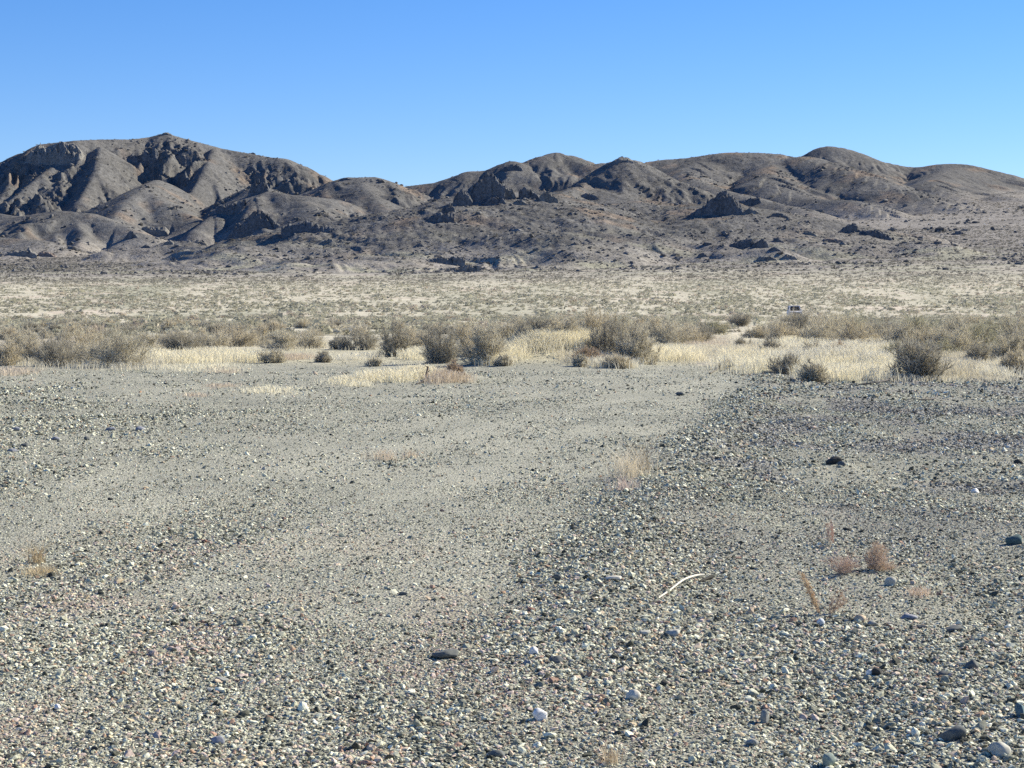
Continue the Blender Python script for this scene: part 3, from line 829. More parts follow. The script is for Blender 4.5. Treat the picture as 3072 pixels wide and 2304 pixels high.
# the near and middle shrubs, each from its own place in the photograph: base px, base py, width px, height px, colour, options, label
SHR = [
 (180, 1098, 170, 72, DGREY, {}, 'wide dark grey bush second from the left edge in the shrub belt'),
 (362, 1101, 180, 98, GREY, {}, 'tall bushy grey shrub left of the long straw patch'),
 (20, 1096, 110, 62, TAN, {}, 'pale twiggy shrub cut by the left edge'),
 (100, 1085, 90, 60, TAN, {}, 'thin pale shrub between the left edge shrub and the wide dark bush'),
 (270, 1090, 110, 62, GREY, {}, 'grey shrub filling the gap between the two big left bushes'),
 (545, 1056, 160, 46, DGREY, {}, 'low dark shrub behind the long straw patch'),
 (440, 1062, 110, 52, GREY, {}, 'faint grey shrub behind the tall bushy one on the left'),
 (813, 1089, 76, 44, GREY, {'n0': 30}, 'small rounded grey bush at the right end of the long straw patch'),
 (968, 1087, 52, 32, DGREY, {'n1': 5, 'n2': 4, 'thick': 1.5}, 'small gnarled dark bush with bare trunk left of the dark round bush'),
 (920, 1045, 130, 40, GREY, {}, 'low hedge like grey shrub behind the gnarled bush'),
 (1183, 1070, 96, 98, DGREY, {'n0': 40, 'up': 0.5}, 'dark round upright bush standing alone left of centre'),
 (1080, 1050, 120, 54, DGREY, {}, 'broad dark shrub left of and behind the dark round bush'),
 (1318, 1090, 140, 112, DGREY, {'n0': 34}, 'big spreading bush, left one of the pair at the mound foot'),
 (1455, 1092, 150, 100, GREY, {'n0': 34}, 'big spreading bush, right one of the pair at the mound foot'),
 (1400, 1070, 120, 96, TAN, {}, 'tall pale twiggy bush rising between the pair at the mound foot'),
 (1600, 1022, 120, 60, DGREY, {'n0': 34}, 'dense dark bush on the left crest of the grassy mound'),
 (1690, 1020, 110, 78, GREY, {}, 'grey bush on the top of the grassy mound'),
 (1775, 1016, 130, 92, TAN, {'n1': 7}, 'tallest pale twiggy bush on the mound crest'),
 (1850, 1020, 110, 84, GREY, {'n1': 7}, 'open upright bush right of the tallest one on the mound'),
 (1822, 1066, 120, 108, DGREY, {'n0': 32}, 'large bush on the right flank of the mound'),
 (1915, 1090, 130, 112, GREY, {'n0': 44, 'up': 0.5}, 'large dense egg shaped bush at the right foot of the mound'),
 (2010, 1040, 130, 68, GREY, {}, 'low twiggy bush right of the mound behind the straw strip'),
 (2090, 1030, 100, 52, DGREY, {}, 'low grey bush between the mound and the sandy gap'),
 (1765, 1085, 84, 40, BROWN, {'n0': 30}, 'brown low bush in front of the mound, the one behind'),
 (1742, 1100, 52, 32, GREY, {'n0': 34}, 'small round grey bush in front of the mound, the nearest one'),
 (1850, 1104, 90, 34, TAN, {'n0': 28}, 'pale low brushy shrub at the mound foot beside the egg shaped bush'),
 (1508, 1097, 56, 32, GREY, {'n0': 28}, 'little grey shrub at the left foot of the mound'),
 (1128, 1099, 60, 22, GREY, {'n0': 28}, 'tiny mound shaped shrub in front of the dark round bush'),
 (1366, 1137, 64, 48, BROWN, {'n0': 30, 'up': 0.6}, 'brown feathery bush at the right end of the low grassy hump'),
 (2222, 980, 80, 34, DGREY, {'n0': 34}, 'dark flat based bush beyond the sandy gap'),
 (2310, 1004, 70, 40, GREY, {}, 'grey shrub left of the bush that hides the car'),
 (2392, 1010, 150, 74, DGREY, {'n0': 34}, 'broad bush that hides the lower half of the white car'),
 (2490, 1020, 160, 76, GREY, {}, 'broad grey bush right of the one before the car'),
 (2570, 1026, 110, 70, OLIVE, {}, 'olive grey bush left of the big open twiggy bush'),
 (2640, 1040, 150, 84, DGREY, {'n1': 6, 'n2': 6}, 'big open twiggy bush with fan of dark stems, right of centre of the right thicket'),
 (2755, 1036, 150, 78, OLIVE, {}, 'rounded olive grey bush behind the dark twiggy bush'),
 (2750, 1140, 175, 118, DGREY, {'n0': 26, 'n1': 8, 'thick': 1.7}, 'large dark twiggy bush with bare stems at the gravel edge on the right'),
 (2700, 1090, 110, 60, OLIVE, {}, 'olive bush tucked behind the left of the large dark twiggy bush'),
 (2820, 1085, 110, 72, OLIVE, {}, 'olive bush tucked behind the right of the large dark twiggy bush'),
 (2880, 1030, 150, 78, GREY, {}, 'tall grey bush at the back of the right thicket'),
 (2940, 1104, 90, 84, DGREY, {}, 'dark green grey bush left of the leaning dead stems'),
 (3060, 1060, 150, 132, GREY, {'n1': 6, 'thick': 1.3}, 'tallest twiggy bush cut by the right edge'),
 (3010, 1030, 120, 70, OLIVE, {}, 'bush behind the leaning dead stems'),
 (3050, 1122, 110, 62, TAN, {'up': 0.7}, 'pale feathery bush at the right edge near the gravel'),
 (2315, 1074, 76, 56, DGREY, {'n0': 34}, 'dark bush at the left end of the right straw patch'),
 (2352, 1122, 100, 56, DGREY, {'n1': 6}, 'low leaning dark bush at the gravel edge, left of the right straw patch'),
 (2437, 1146, 84, 62, GREY, {'n0': 32}, 'grey bush at the front edge of the right straw patch'),
 (2232, 1054, 64, 36, DGREY, {}, 'small bush at the left side of the sandy gap'),
 (2440, 1080, 84, 56, GREY, {'n1': 5, 'n2': 4, 'spread': 0.8}, 'bare V shaped bush rising out of the right straw patch'),
 (2525, 1076, 84, 42, BROWN, {}, 'brownish bush inside the right straw patch'),
 (2600, 1064, 90, 40, TAN, {}, 'pale bush at the back of the right straw patch'),
 (2190, 1108, 70, 22, TAN, {'n0': 24}, 'flat pale shrublet on the gravel edge in the sandy gap'),
 (2384, 966, 90, 20, GREY, {'n0': 30}, 'grey shrub right under the front of the white car'),
 (2480, 1048, 150, 78, GREY, {}, 'grey bush in the front row of the right thicket, nearest the straw'),
 (2566, 1052, 150, 86, TAN, {}, 'pale tan bush in front of the big open twiggy bush'),
 (2700, 1056, 150, 80, GREY, {}, 'grey bush behind and left of the large dark twiggy bush'),
 (2792, 1062, 140, 76, TAN, {}, 'pale bush behind the large dark twiggy bush, on its right'),
 (2860, 1066, 150, 90, GREY, {'n1': 6}, 'wide grey bush left of the leaning dead stems'),
 (2935, 1058, 150, 92, OLIVE, {}, 'tall olive bush just behind the leaning dead stems'),
 (3020, 1088, 130, 92, GREY, {'n1': 6}, 'grey bush right of the leaning dead stems, before the tallest bush'),
 (2352, 1040, 120, 62, TAN, {}, 'pale bush at the left corner of the right thicket'),
 (70, 1074, 160, 62, GREY, {}, 'grey bush behind the left edge shrubs'),
 (240, 1066, 170, 66, TAN, {}, 'pale tan bush behind the wide dark grey bush'),
 (340, 1060, 150, 56, OLIVE, {}, 'olive bush behind the tall bushy grey shrub on the left'),
 (700, 1040, 160, 42, TAN, {}, 'wide pale shrub behind the middle of the long straw patch'),
 (860, 1050, 130, 46, GREY, {}, 'grey shrub behind the small rounded bush'),
 (1250, 1044, 130, 50, TAN, {}, 'pale shrub behind the right side of the dark round bush'),
 (1510, 1040, 130, 66, GREY, {}, 'grey bush between the foot pair and the mound crest'),
 (640, 1044, 120, 34, GREY, {}, 'long low grey shrub behind the small rounded bush on the left'),
 (760, 1036, 110, 34, DGREY, {}, 'low dark shrub behind the right end of the long straw patch'),
 (1560, 1000, 110, 44, GREY, {}, 'grey shrub behind the left shoulder of the mound'),
 (1960, 1010, 100, 50, TAN, {}, 'pale shrub behind the egg shaped bush'),
 (2140, 1006, 90, 34, OLIVE, {}, 'low olive shrub beyond the straw strip right of the mound'),
]
NEARPOS = []
for i, (px, py, w, h, col, kw, lab) in enumerate(SHR):
    X, Y, Z = near_hit(px, py)
    sc = Y / F
    dist_f = min(max(Y / 55, 1.0), 2.2)
    kw = dict(kw)
    kw['thick'] = kw.get('thick', 1.0) * (0.8 + 0.45 * dist_f)
    kw.setdefault('n1', 7); kw.setdefault('n2', 6)
    root = make_shrub(500 + i, w * sc * 1.12, h * sc * 1.12, col, name='desert_shrub', **kw)
    root.location = (X, Y, Z - 0.02)
    tag(root, lab, 'shrub')
    NEARPOS.append((X, Y, w * sc))

# shrubs dotting the flat just behind the belt: one of each kind, then copies
KINDW = ['grey', 'wide dark grey', 'olive', 'wide pale tan', 'tall pale grey', 'small dark']
protos = []
for k, (w, h, col) in enumerate([(1.3, 0.6, GREY), (1.6, 0.7, DGREY), (1.0, 0.55, OLIVE), (1.8, 0.65, TAN), (1.1, 0.85, TAN), (0.9, 0.45, DGREY)]):
    p = make_shrub(900 + k, w, h, col, name='desert_shrub', n0=22, n1=7, n2=6, thick=2.1)
    protos.append((p, [False], k))
rs = np.random.default_rng(77)
GROUPL = 'shrubs scattered on the flat behind the shrub belt'
ANCH = [(40, 'the left edge shrub'), (190, 'the wide dark bush near the left edge'), (370, 'the tall bushy shrub by the straw patch'), (600, 'the long straw patch'), (813, 'the small rounded bush'),
        (968, 'the gnarled bare trunked bush'), (1183, 'the dark round upright bush'), (1390, 'the bush pair at the mound foot'), (1620, 'the left crest of the mound'), (1800, 'the tallest mound bush'),
        (1930, 'the egg shaped bush'), (2060, 'the straw strip right of the mound'), (2210, 'the sandy gap'), (2390, 'the bush before the car'), (2500, 'the broad bush right of the car'),
        (2640, 'the big open twiggy bush'), (2750, 'the large dark twiggy bush'), (2880, 'the back of the right thicket'), (2980, 'the leaning dead stems'), (3060, 'the right edge bush')]
placed = 0; tries = 0; MID = []
while placed < 232 and tries < 8000:
    tries += 1
    d = math.sqrt(rs.uniform(72 ** 2, 175 ** 2)); a = rs.uniform(-0.27, 0.27)
    x, y = d * math.sin(a), d * math.cos(a)
    ppx = 1536 + F * x / y
    if noise2(np.array([x / 9]), np.array([y / 22]), 66)[0] < -0.05 and rs.random() < 0.8: continue
    if 2120 < ppx < 2330 and rs.random() < 0.93: continue
    if 2330 < ppx < 2440 and y > 90: continue
    if y < 95 and ppx < 2300 and rs.random() < 0.6: continue
    if any((x - q[0]) ** 2 + (y - q[1]) ** 2 < (q[2] * 0.7) ** 2 for q in NEARPOS): continue
    p, used, kind = protos[rs.integers(0, len(protos))]
    o = p if not used[0] else copy_thing(p)
    used[0] = True
    o.location = (x, y, float(H(np.array([x]), np.array([y]))[0]) - 0.02)
    o.rotation_euler = (0, 0, rs.uniform(0, 6.28))
    s = rs.uniform(0.55, 1.15) * (1.08 if ppx > 2300 else 0.85); o.scale = (s, s, s * rs.uniform(0.75, 1.2))
    MID.append((min(range(len(ANCH)), key=lambda q: abs(ANCH[q][0] - ppx)), kind, d, o))
    placed += 1
ORD = ['nearest', 'second nearest', 'third nearest', 'fourth nearest', 'fifth nearest', 'sixth nearest', 'seventh nearest', 'eighth nearest', 'ninth nearest', 'tenth nearest', 'eleventh nearest', 'twelfth nearest']
cnt = {}
for an, kind, d, o in sorted(MID, key=lambda q: q[2]):
    c = cnt.get((an, kind), 0); cnt[(an, kind)] = c + 1
    tag(o, '%s %s shrub behind %s' % (ORD[min(c, 11)], KINDW[kind], ANCH[an][1]), 'shrub', GROUPL)
for p, used, _k in protos:
    if not used[0]:
        for ch in list(p.children): bpy.data.objects.remove(ch)
        bpy.data.objects.remove(p)

# ------------------------------------------------------------------ far scrub: nobody could count it
def tuft_template(r, n, ts):
    el = np.arccos(r.uniform(0.0, 1.0, n)); az = r.uniform(0, 2 * np.pi, n); rad = r.uniform(0.45, 1.0, n) ** 0.5
    c = np.stack([np.sin(el) * np.cos(az) * rad, np.sin(el) * np.sin(az) * rad, np.cos(el) * rad * 0.95 + 0.05], 1)
    V = (c[:, None, :] + r.normal(0, ts, (n, 3, 3))).reshape(-1, 3)
    V[:, 2] = np.maximum(V[:, 2], -0.05)
    return V, np.arange(3 * n).reshape(n, 3)
rt = np.random.default_rng(5)
TA = [tuft_template(rt, 60, 0.20) for _ in range(8)]
TB = [tuft_template(rt, 24, 0.32) for _ in range(8)]
TC = [tuft_template(rt, 10, 0.45) for _ in range(8)]
Vs, Fs, Cs, off = [], [], [], 0
SCOL = np.array([(0.40, 0.39, 0.295), (0.46, 0.45, 0.35), (0.33, 0.325, 0.26), (0.52, 0.485, 0.38), (0.44, 0.385, 0.31)])
def scrub_band(n, d0, d1, tm, smean, half=17.5, thr=-0.2, hillcol=None, flatn=0.75):
    global off
    x, y = sector(n, d0, d1, math.radians(half), rt)
    dd = np.hypot(x, y)
    cl = noise2(x / 9, y / 22, 66) * 0.6 + fbm(x / (6 + dd * 0.03), y / (12 + dd * 0.06), 3, 67)
    keep = rt.random(n) < 0.18 + 0.82 * sstep(thr - 0.2, thr + 0.25, cl)
    ppx = 1536 + F * x / y
    keep &= ~((ppx > 2120) & (ppx < 2330) & (y < 230) & (rt.random(n) < 0.9))
    keep &= ~((ppx > 2340) & (ppx < 2425) & (y > 175) & (y < 330) )
    x, y = x[keep], y[keep]; n = len(x)
    s = np.exp(rt.normal(math.log(smean), 0.33, n))
    S = np.stack([s, s, s * rt.uniform(0.7, 1.15, n) * flatn], 1)
    z = H(x, y) - 0.03
    c = SCOL[rt.choice(5, n, p=[.3, .3, .2, .12, .08])] * rt.uniform(0.8, 1.2, (n, 1))
    if hillcol is not None:
        t = sstep(720, 980, np.hypot(x, y))
        c = lerp(c, np.array(hillcol) * rt.uniform(0.7, 1.3, (n, 1)), t)
    fade = rt.random(n) < (0.35 + 0.65 * sstep(d0, d0 * 1.3, np.hypot(x, y)) if d0 > 900 else np.ones(n))
    x, y, z, S, c = x[fade], y[fade], z[fade], S[fade], c[fade]; n = len(x)
    V, Fc, C4 = batch(tm, np.stack([x, y, z], 1), S, rt.uniform(0, 6.28, n), c, 0.05, rt)
    Vs.append(V); Fs.append(Fc + off); Cs.append(C4); off += len(V)
scrub_band(1500, 110, 190, TA, 0.42)
scrub_band(3400, 175, 330, TA, 0.42)
scrub_band(10000, 330, 620, TB, 0.45)
scrub_band(19000, 620, 1050, TC, 0.5, hillcol=(0.30, 0.285, 0.24))
scrub_band(34000, 1050, 1900, TC, 0.6, thr=-0.5, hillcol=(0.25, 0.24, 0.21))
scrub_band(11000, 950, 1900, TC, 0.7, thr=-0.3, hillcol=(0.16, 0.156, 0.138))
scrub_band(16000, 1900, 3000, TC, 0.9, 16.5, -0.6, (0.19, 0.18, 0.155))
g = mesh_np('scrub', np.concatenate(Vs), np.concatenate(Fs), M_scrub, {'col': ('FLOAT_COLOR', np.concatenate(Cs))}, False)
g['kind'] = 'stuff'
del Vs, Fs, Cs

# ------------------------------------------------------------------ dry grass
def blades(cent, per, h, r, sig=0.22, wmm=7.0, col=(0.72, 0.62, 0.38), lean=0.35, var=0.18):
    n = len(cent) * per
    c = np.repeat(np.array(cent), per, 0)
    x = c[:, 0] + r.normal(0, sig, n); y = c[:, 1] + r.normal(0, sig * 1.6, n)
    z = H(x, y)
    hh = h * r.uniform(0.45, 1.15, n)
    a = r.uniform(0, 6.28, n); w = wmm * 0.001 * r.uniform(0.7, 1.4, n)
    lx = r.normal(0, lean, n) * hh; ly = r.normal(0, lean, n) * hh
    b0 = np.stack([x - np.cos(a) * w, y - np.sin(a) * w, z - 0.01], 1)
    b1 = np.stack([x + np.cos(a) * w, y + np.sin(a) * w, z - 0.01], 1)
    m0 = np.stack([x + lx * 0.35 - np.cos(a) * w * .8, y + ly * 0.35 - np.sin(a) * w * .8, z + hh * 0.6], 1)
    m1 = np.stack([x + lx * 0.35 + np.cos(a) * w * .8, y + ly * 0.35 + np.sin(a) * w * .8, z + hh * 0.6], 1)
    t0 = np.stack([x + lx - np.cos(a) * w * .5, y + ly - np.sin(a) * w * .5, z + hh], 1)
    t1 = np.stack([x + lx + np.cos(a) * w * .5, y + ly + np.sin(a) * w * .5, z + hh], 1)
    V = np.stack([b0, b1, m1, m0, t1, t0], 1).reshape(-1, 3)
    f = np.array([[0, 1, 2, 3], [3, 2, 4, 5]])
    Fq = (f[None] + (np.arange(n) * 6)[:, None, None]).reshape(-1, 4)
    cc = np.array(col)[None] * r.uniform(1 - var, 1 + var, (n, 1))
    C4 = np.concatenate([np.repeat(np.clip(cc, 0, 1), 6, 0), np.ones((n * 6, 1))], 1)
    return V, Fq, C4
STRAW = (0.88, 0.82, 0.62); PINKS = (0.66, 0.57, 0.44); WSTRAW = (0.82, 0.78, 0.63); OSTR = (0.72, 0.67, 0.52)
GR = [  # x0, x1, y0, y1 (base line in the photograph), clumps, blades per clump, height, spread, colour
 (455, 790, 1068, 1090, 90, 110, 0.30, 0.25, STRAW), (500, 710, 1098, 1118, 40, 60, 0.10, 0.22, STRAW), (640, 700, 1105, 1118, 10, 40, 0.08, 0.2, PINKS),
 (60, 480, 1088, 1108, 50, 60, 0.20, 0.3, OSTR), (0, 70, 1110, 1132, 12, 60, 0.12, 0.25, PINKS),
 (1030, 1130, 1068, 1078, 26, 90, 0.16, 0.22, WSTRAW), (1215, 1290, 1060, 1080, 24, 110, 0.30, 0.2, STRAW), (850, 930, 1070, 1082, 16, 80, 0.14, 0.2, PINKS),
 (1455, 1570, 1046, 1076, 50, 110, 0.28, 0.2, STRAW), (1540, 1660, 1016, 1044, 60, 130, 0.30, 0.22, STRAW), (1640, 1790, 1004, 1036, 70, 130, 0.32, 0.22, STRAW), (1450, 1540, 1066, 1090, 26, 80, 0.20, 0.2, WSTRAW), (1560, 1780, 1025, 1040, 60, 120, 0.36, 0.2, STRAW),
 (1690, 1770, 1066, 1090, 16, 60, 0.16, 0.25, OSTR), (1780, 1890, 1075, 1102, 34, 90, 0.22, 0.22, WSTRAW),
 (1975, 2090, 1060, 1082, 50, 130, 0.34, 0.22, STRAW), (2080, 2180, 1050, 1072, 40, 100, 0.22, 0.25, OSTR), (1450, 1500, 1085, 1096, 12, 80, 0.24, 0.15, STRAW),
 (2080, 2300, 980, 1030, 46, 60, 0.20, 0.5, STRAW), (2060, 2160, 1010, 1050, 40, 90, 0.26, 0.35, PINKS),
 (2175, 2310, 1070, 1114, 80, 120, 0.32, 0.24, STRAW), (2180, 2290, 1040, 1070, 40, 90, 0.28, 0.25, OSTR),
 (2330, 2680, 1060, 1100, 150, 140, 0.38, 0.24, WSTRAW), (2400, 2690, 1095, 1140, 130, 130, 0.28, 0.2, STRAW), (2340, 2440, 1040, 1060, 40, 120, 0.36, 0.25, STRAW),
 (2560, 2680, 1050, 1090, 60, 130, 0.36, 0.22, STRAW), (2640, 2900, 1125, 1146, 60, 70, 0.14, 0.2, OSTR),
 (2810, 2910, 1085, 1130, 60, 110, 0.30, 0.22, OSTR), (2900, 3072, 1100, 1128, 70, 100, 0.22, 0.22, WSTRAW), (2780, 3072, 1128, 1142, 50, 40, 0.08, 0.25, OSTR),
 (2890, 3072, 1090, 1105, 26, 90, 0.22, 0.25, WSTRAW),
 (1000, 1100, 1138, 1156, 36, 80, 0.10, 0.16, STRAW), (1090, 1330, 1120, 1140, 80, 90, 0.17, 0.16, STRAW), (1300, 1390, 1128, 1150, 34, 90, 0.20, 0.14, PINKS),
 (740, 890, 1165, 1182, 34, 50, 0.07, 0.18, STRAW), (640, 690, 1158, 1164, 8, 40, 0.06, 0.15, PINKS), (560, 610, 1186, 1196, 8, 30, 0.05, 0.12, PINKS),
 (2050, 2270, 1078, 1092, 40, 50, 0.08, 0.3, WSTRAW), (0, 900, 1040, 1062, 90, 60, 0.16, 0.5, OSTR), (900, 1500, 1030, 1050, 60, 60, 0.16, 0.5, STRAW),
]
rg_ = np.random.default_rng(21)
Vs, Fs, Cs, off = [], [], [], 0
for (x0, x1, y0, y1, nc, per, h, sg, col) in GR:
    # rows of seeds found along a few sample rays, filled in by interpolation
    cx = []
    for _ in range(nc):
        px, py = rg_.uniform(x0, x1), rg_.uniform(y0, y1)
        py += 9 * noise2(np.array([px / 60]), np.array([y0 / 7.0]), 3)[0]
        if nc > 20 and noise2(np.array([px / 24]), np.array([py / 9]), 4)[0] < 0.02 and rg_.random() < 0.82: continue
        X, Y, Z = near_hit(px, py)
        cx.append((X, Y))
    V, Fq, C4 = blades(cx, per, h, rg_, sg, 6.0, col)
    Vs.append(V); Fs.append(Fq + off); Cs.append(C4); off += len(V)
g = mesh_np('dry_grass', np.concatenate(Vs), np.concatenate(Fs), M_grass, {'col': ('FLOAT_COLOR', np.concatenate(Cs))}, False)
g['kind'] = 'stuff'
del Vs, Fs, Cs

# single tufts and weeds on the gravel
def tuft(px, py, w, h, n, col, lab, wmm=2.2, name='grass_tuft', lean=0.5):
    X, Y, Z = near_hit(px, py); sc = Y / F
    r = np.random.default_rng(int(px * 7 + py))
    V, Fq, C4 = blades([(X, Y)], n, h * sc, r, w * sc * 0.22, wmm, col, lean, 0.25)
    V = V - np.array([X, Y, Z])
    o = mesh_np(name, V, Fq, M_grass, {'col': ('FLOAT_COLOR', C4)}, False)
    o.location = (X, Y, Z)
    tag(o, lab, 'grass tuft')
tuft(1890, 1432, 150, 80, 260, (0.74, 0.66, 0.50), 'dry straw tuft with wispy stalks on the right edge of the graded gravel', 2.0)
tuft(1925, 1412, 70, 90, 90, (0.40, 0.34, 0.24), 'darker upright wisps behind the wispy straw tuft', 2.0)
tuft(1870, 1470, 90, 40, 110, (0.70, 0.58, 0.50), 'low pinkish dry tuft in front of the wispy straw tuft', 1.8)
tuft(1150, 1378, 110, 30, 160, (0.70, 0.60, 0.46), 'faint low straw tuft in the middle of the gravel, larger of two', 2.2)
tuft(1235, 1372, 60, 26, 80, (0.70, 0.60, 0.46), 'faint low straw tuft in the middle of the gravel, smaller of two', 2.2)
tuft(108, 1690, 50, 66, 80, (0.52, 0.42, 0.26), 'little upright straw tuft at the left of the gravel', 1.6)
tuft(120, 1722, 130, 22, 320, (0.62, 0.52, 0.34), 'flattened straw litter at the foot of the little upright tuft', 1.6)
tuft(2760, 1786, 70, 26, 110, (0.72, 0.58, 0.44), 'flat ring of dry orange stalks on the right gravel', 1.6)
tuft(1830, 2290, 60, 60, 60, (0.60, 0.48, 0.32), 'thin dry stalk tuft at the bottom edge', 1.2)

def weed(px, py, w, h, col, lab, name, leanx=0.0, n0=10, n1=6, n2=6, thick=0.22, spread=1.0, rot=0.0):
    X, Y, Z = near_hit(px, py); sc = Y / F
    root = make_shrub(int(px + py), w * sc, h * sc, col, stemcol=tuple(c * 0.9 for c in col), name=name, n0=n0, n1=n1, n2=n2, thick=thick, spread=spread)
    root.location = (X, Y, Z); root.rotation_euler = (0, leanx, rot)
    tag(root, lab, 'dry weed')
weed(2635, 1712, 100, 92, (0.74, 0.64, 0.54), 'round brown tumbleweed on the right gravel', 'tumbleweed', 0, 26, 7, 7, 0.16)
weed(2525, 1722, 130, 60, (0.72, 0.61, 0.53), 'low pinkish weed spreading left of the round tumbleweed', 'dry_weed', 0, 14, 6, 6, 0.16)
weed(2458, 1845, 70, 150, (0.78, 0.66, 0.50), 'tall dry weed leaning left on the right gravel', 'dry_weed', -0.42, 6, 8, 7, 0.22, 0.35)
weed(2490, 1840, 80, 90, (0.72, 0.60, 0.49), 'shorter reddish weed growing from the foot of the tall leaning one', 'dry_weed', 0.5, 6, 6, 6, 0.18, 0.6)
weed(2500, 1632, 70, 76, (0.72, 0.58, 0.50), 'small pinkish V shaped weed behind the tumbleweed', 'dry_weed', -0.1, 6, 6, 5, 0.18, 0.6)

# ------------------------------------------------------------------ sticks and dead wood
def stick(pts, r0, r1, col, mat, lab, cat='branch', name='branch', branches=(), world=True):
    """pts: (px, py, lift m) on the ground"""
    W = []
    for p in pts:
        X, Y, Z = near_hit(p[0], p[1]); W.append(np.array([X, Y, Z + p[2]]))
    base = W[0].copy()
    segs = []
    # smooth the line
    P = []
    for i in range(len(W) - 1):
        p0 = W[max(i - 1, 0)]; p1 = W[i]; p2 = W[i + 1]; p3 = W[min(i + 2, len(W) - 1)]
        for k in range(5):
            t = k / 5
            P.append(0.5 * ((2 * p1) + (-p0 + p2) * t + (2 * p0 - 5 * p1 + 4 * p2 - p3) * t * t + (-p0 + 3 * p1 - 3 * p2 + p3) * t ** 3))
    P.append(W[-1])
    n = len(P) - 1
    for i in range(n):
        segs.append([*(P[i] - base), r0 + (r1 - r0) * i / n, *(P[i + 1] - base), r0 + (r1 - r0) * (i + 1) / n])
    for (i, dx, dy, dz, rr) in branches:
        a = P[min(int(i * n), n)] - base
        segs.append([*a, rr, *(a + np.array([dx, dy, dz])), rr * 0.4])
    V, Fq = tubes(np.array(segs), 6)
    C4 = np.concatenate([np.array(col)[None] * rng.uniform(0.85, 1.15, (len(V), 1)), np.ones((len(V), 1))], 1)
    o = mesh_np(name, V, Fq, mat, {'col': ('FLOAT_COLOR', C4)}, True)
    o.location = base
    tag(o, lab, cat)
stick([(1975, 1797, 0.006), (2010, 1776, 0.012), (2050, 1750, 0.02), (2085, 1737, 0.02), (2112, 1732, 0.015)], 0.0045, 0.008, (0.62, 0.60, 0.51), M_bleach, 'curved bleached white branch lying on the gravel')
stick([(2100, 1748, 0.008), (2118, 1742, 0.012), (2136, 1735, 0.012)], 0.006, 0.012, (0.05, 0.05, 0.045), M_wood, 'short charred stub at the upper end of the bleached branch')
stick([(2575, 1157, 0.02), (2640, 1152, 0.05), (2700, 1140, 0.06), (2760, 1142, 0.05)], 0.012, 0.03, (0.12, 0.115, 0.11), M_wood, 'long dark strip standing in for the shadow cast by the large dark twiggy bush', branches=[(0.5, 0.15, 0, 0.12, 0.01), (0.7, -0.1, 0, 0.15, 0.01)])  # dark tube modelled where the bush casts its shadow
stick([(2757, 1202, 0.02), (2785, 1203, 0.03), (2805, 1201, 0.04), (2812, 1196, 0.09)], 0.01, 0.016, (0.13, 0.12, 0.11), M_wood, 'thin dark stick lying on the mauve gravel behind the stony strip')
stick([(2130, 1122, 0.02), (2150, 1112, 0.04), (2163, 1102, 0.12)], 0.02, 0.012, (0.16, 0.15, 0.13), M_wood, 'short dark stick at the left foot of the sandy gap straw')
stick([(2268, 1000, 0.10), (2290, 1000, 0.16), (2312, 996, 0.22)], 0.10, 0.05, (0.10, 0.095, 0.09), M_wood, 'thick dark log lying in the straw left of the bush before the car', cat='log', name='log')
stick([(1275, 1145, 0.0), (1280, 1140, 0.12), (1284, 1138, 0.26)], 0.035, 0.022, (0.14, 0.11, 0.085), M_wood, 'small brown stump sticking up from the low grassy hump', cat='stump', name='stump', branches=[(0.6, 0.07, 0, 0.05, 0.015), (0.95, -0.06, 0, 0.05, 0.015)])
stick([(1272, 1146, 0.02), (1262, 1150, 0.02), (1250, 1154, 0.02)], 0.02, 0.012, (0.12, 0.11, 0.10), M_wood, 'short dark twig lying at the foot of the brown stump')
stick([(2985, 1072, 0.0), (2962, 1050, 0.35), (2944, 1035, 0.72)], 0.05, 0.035, (0.10, 0.10, 0.11), M_wood, 'thick dead stem leaning left out of the right thicket', name='dead_stem', cat='dead stem', branches=[(0.5, 0.25, 0.1, 0.3, 0.02), (0.3, 0.3, 0.1, 0.25, 0.02)])
stick([(2992, 1072, 0.0), (2975, 1052, 0.30), (2962, 1038, 0.55)], 0.035, 0.02, (0.12, 0.12, 0.13), M_wood, 'thinner dead stem leaning beside the thick one', name='dead_stem', cat='dead stem')
stick([(2788, 1058, 0.0), (2792, 1045, 0.45), (2783, 1030, 0.75), (2800, 1020, 1.0)], 0.035, 0.014, (0.12, 0.12, 0.115), M_wood, 'crooked bare dark stem standing behind the olive bushes', name='dead_stem', cat='dead stem', branches=[(0.5, 0.35, 0, 0.2, 0.015), (0.7, -0.3, 0, 0.2, 0.015), (0.8, 0.3, 0, 0.3, 0.012)])
stick([(3040, 1062, 0.0), (3048, 1035, 0.7), (3058, 1005, 1.15), (3062, 980, 1.5)], 0.03, 0.008, (0.15, 0.15, 0.14), M_wood, 'tall bare stem sticking above the tallest bush at the right edge', name='dead_stem', cat='dead stem', branches=[(0.5, 0.25, 0, 0.3, 0.012), (0.75, -0.2, 0, 0.25, 0.01), (0.9, 0.12, 0, 0.15, 0.008)])

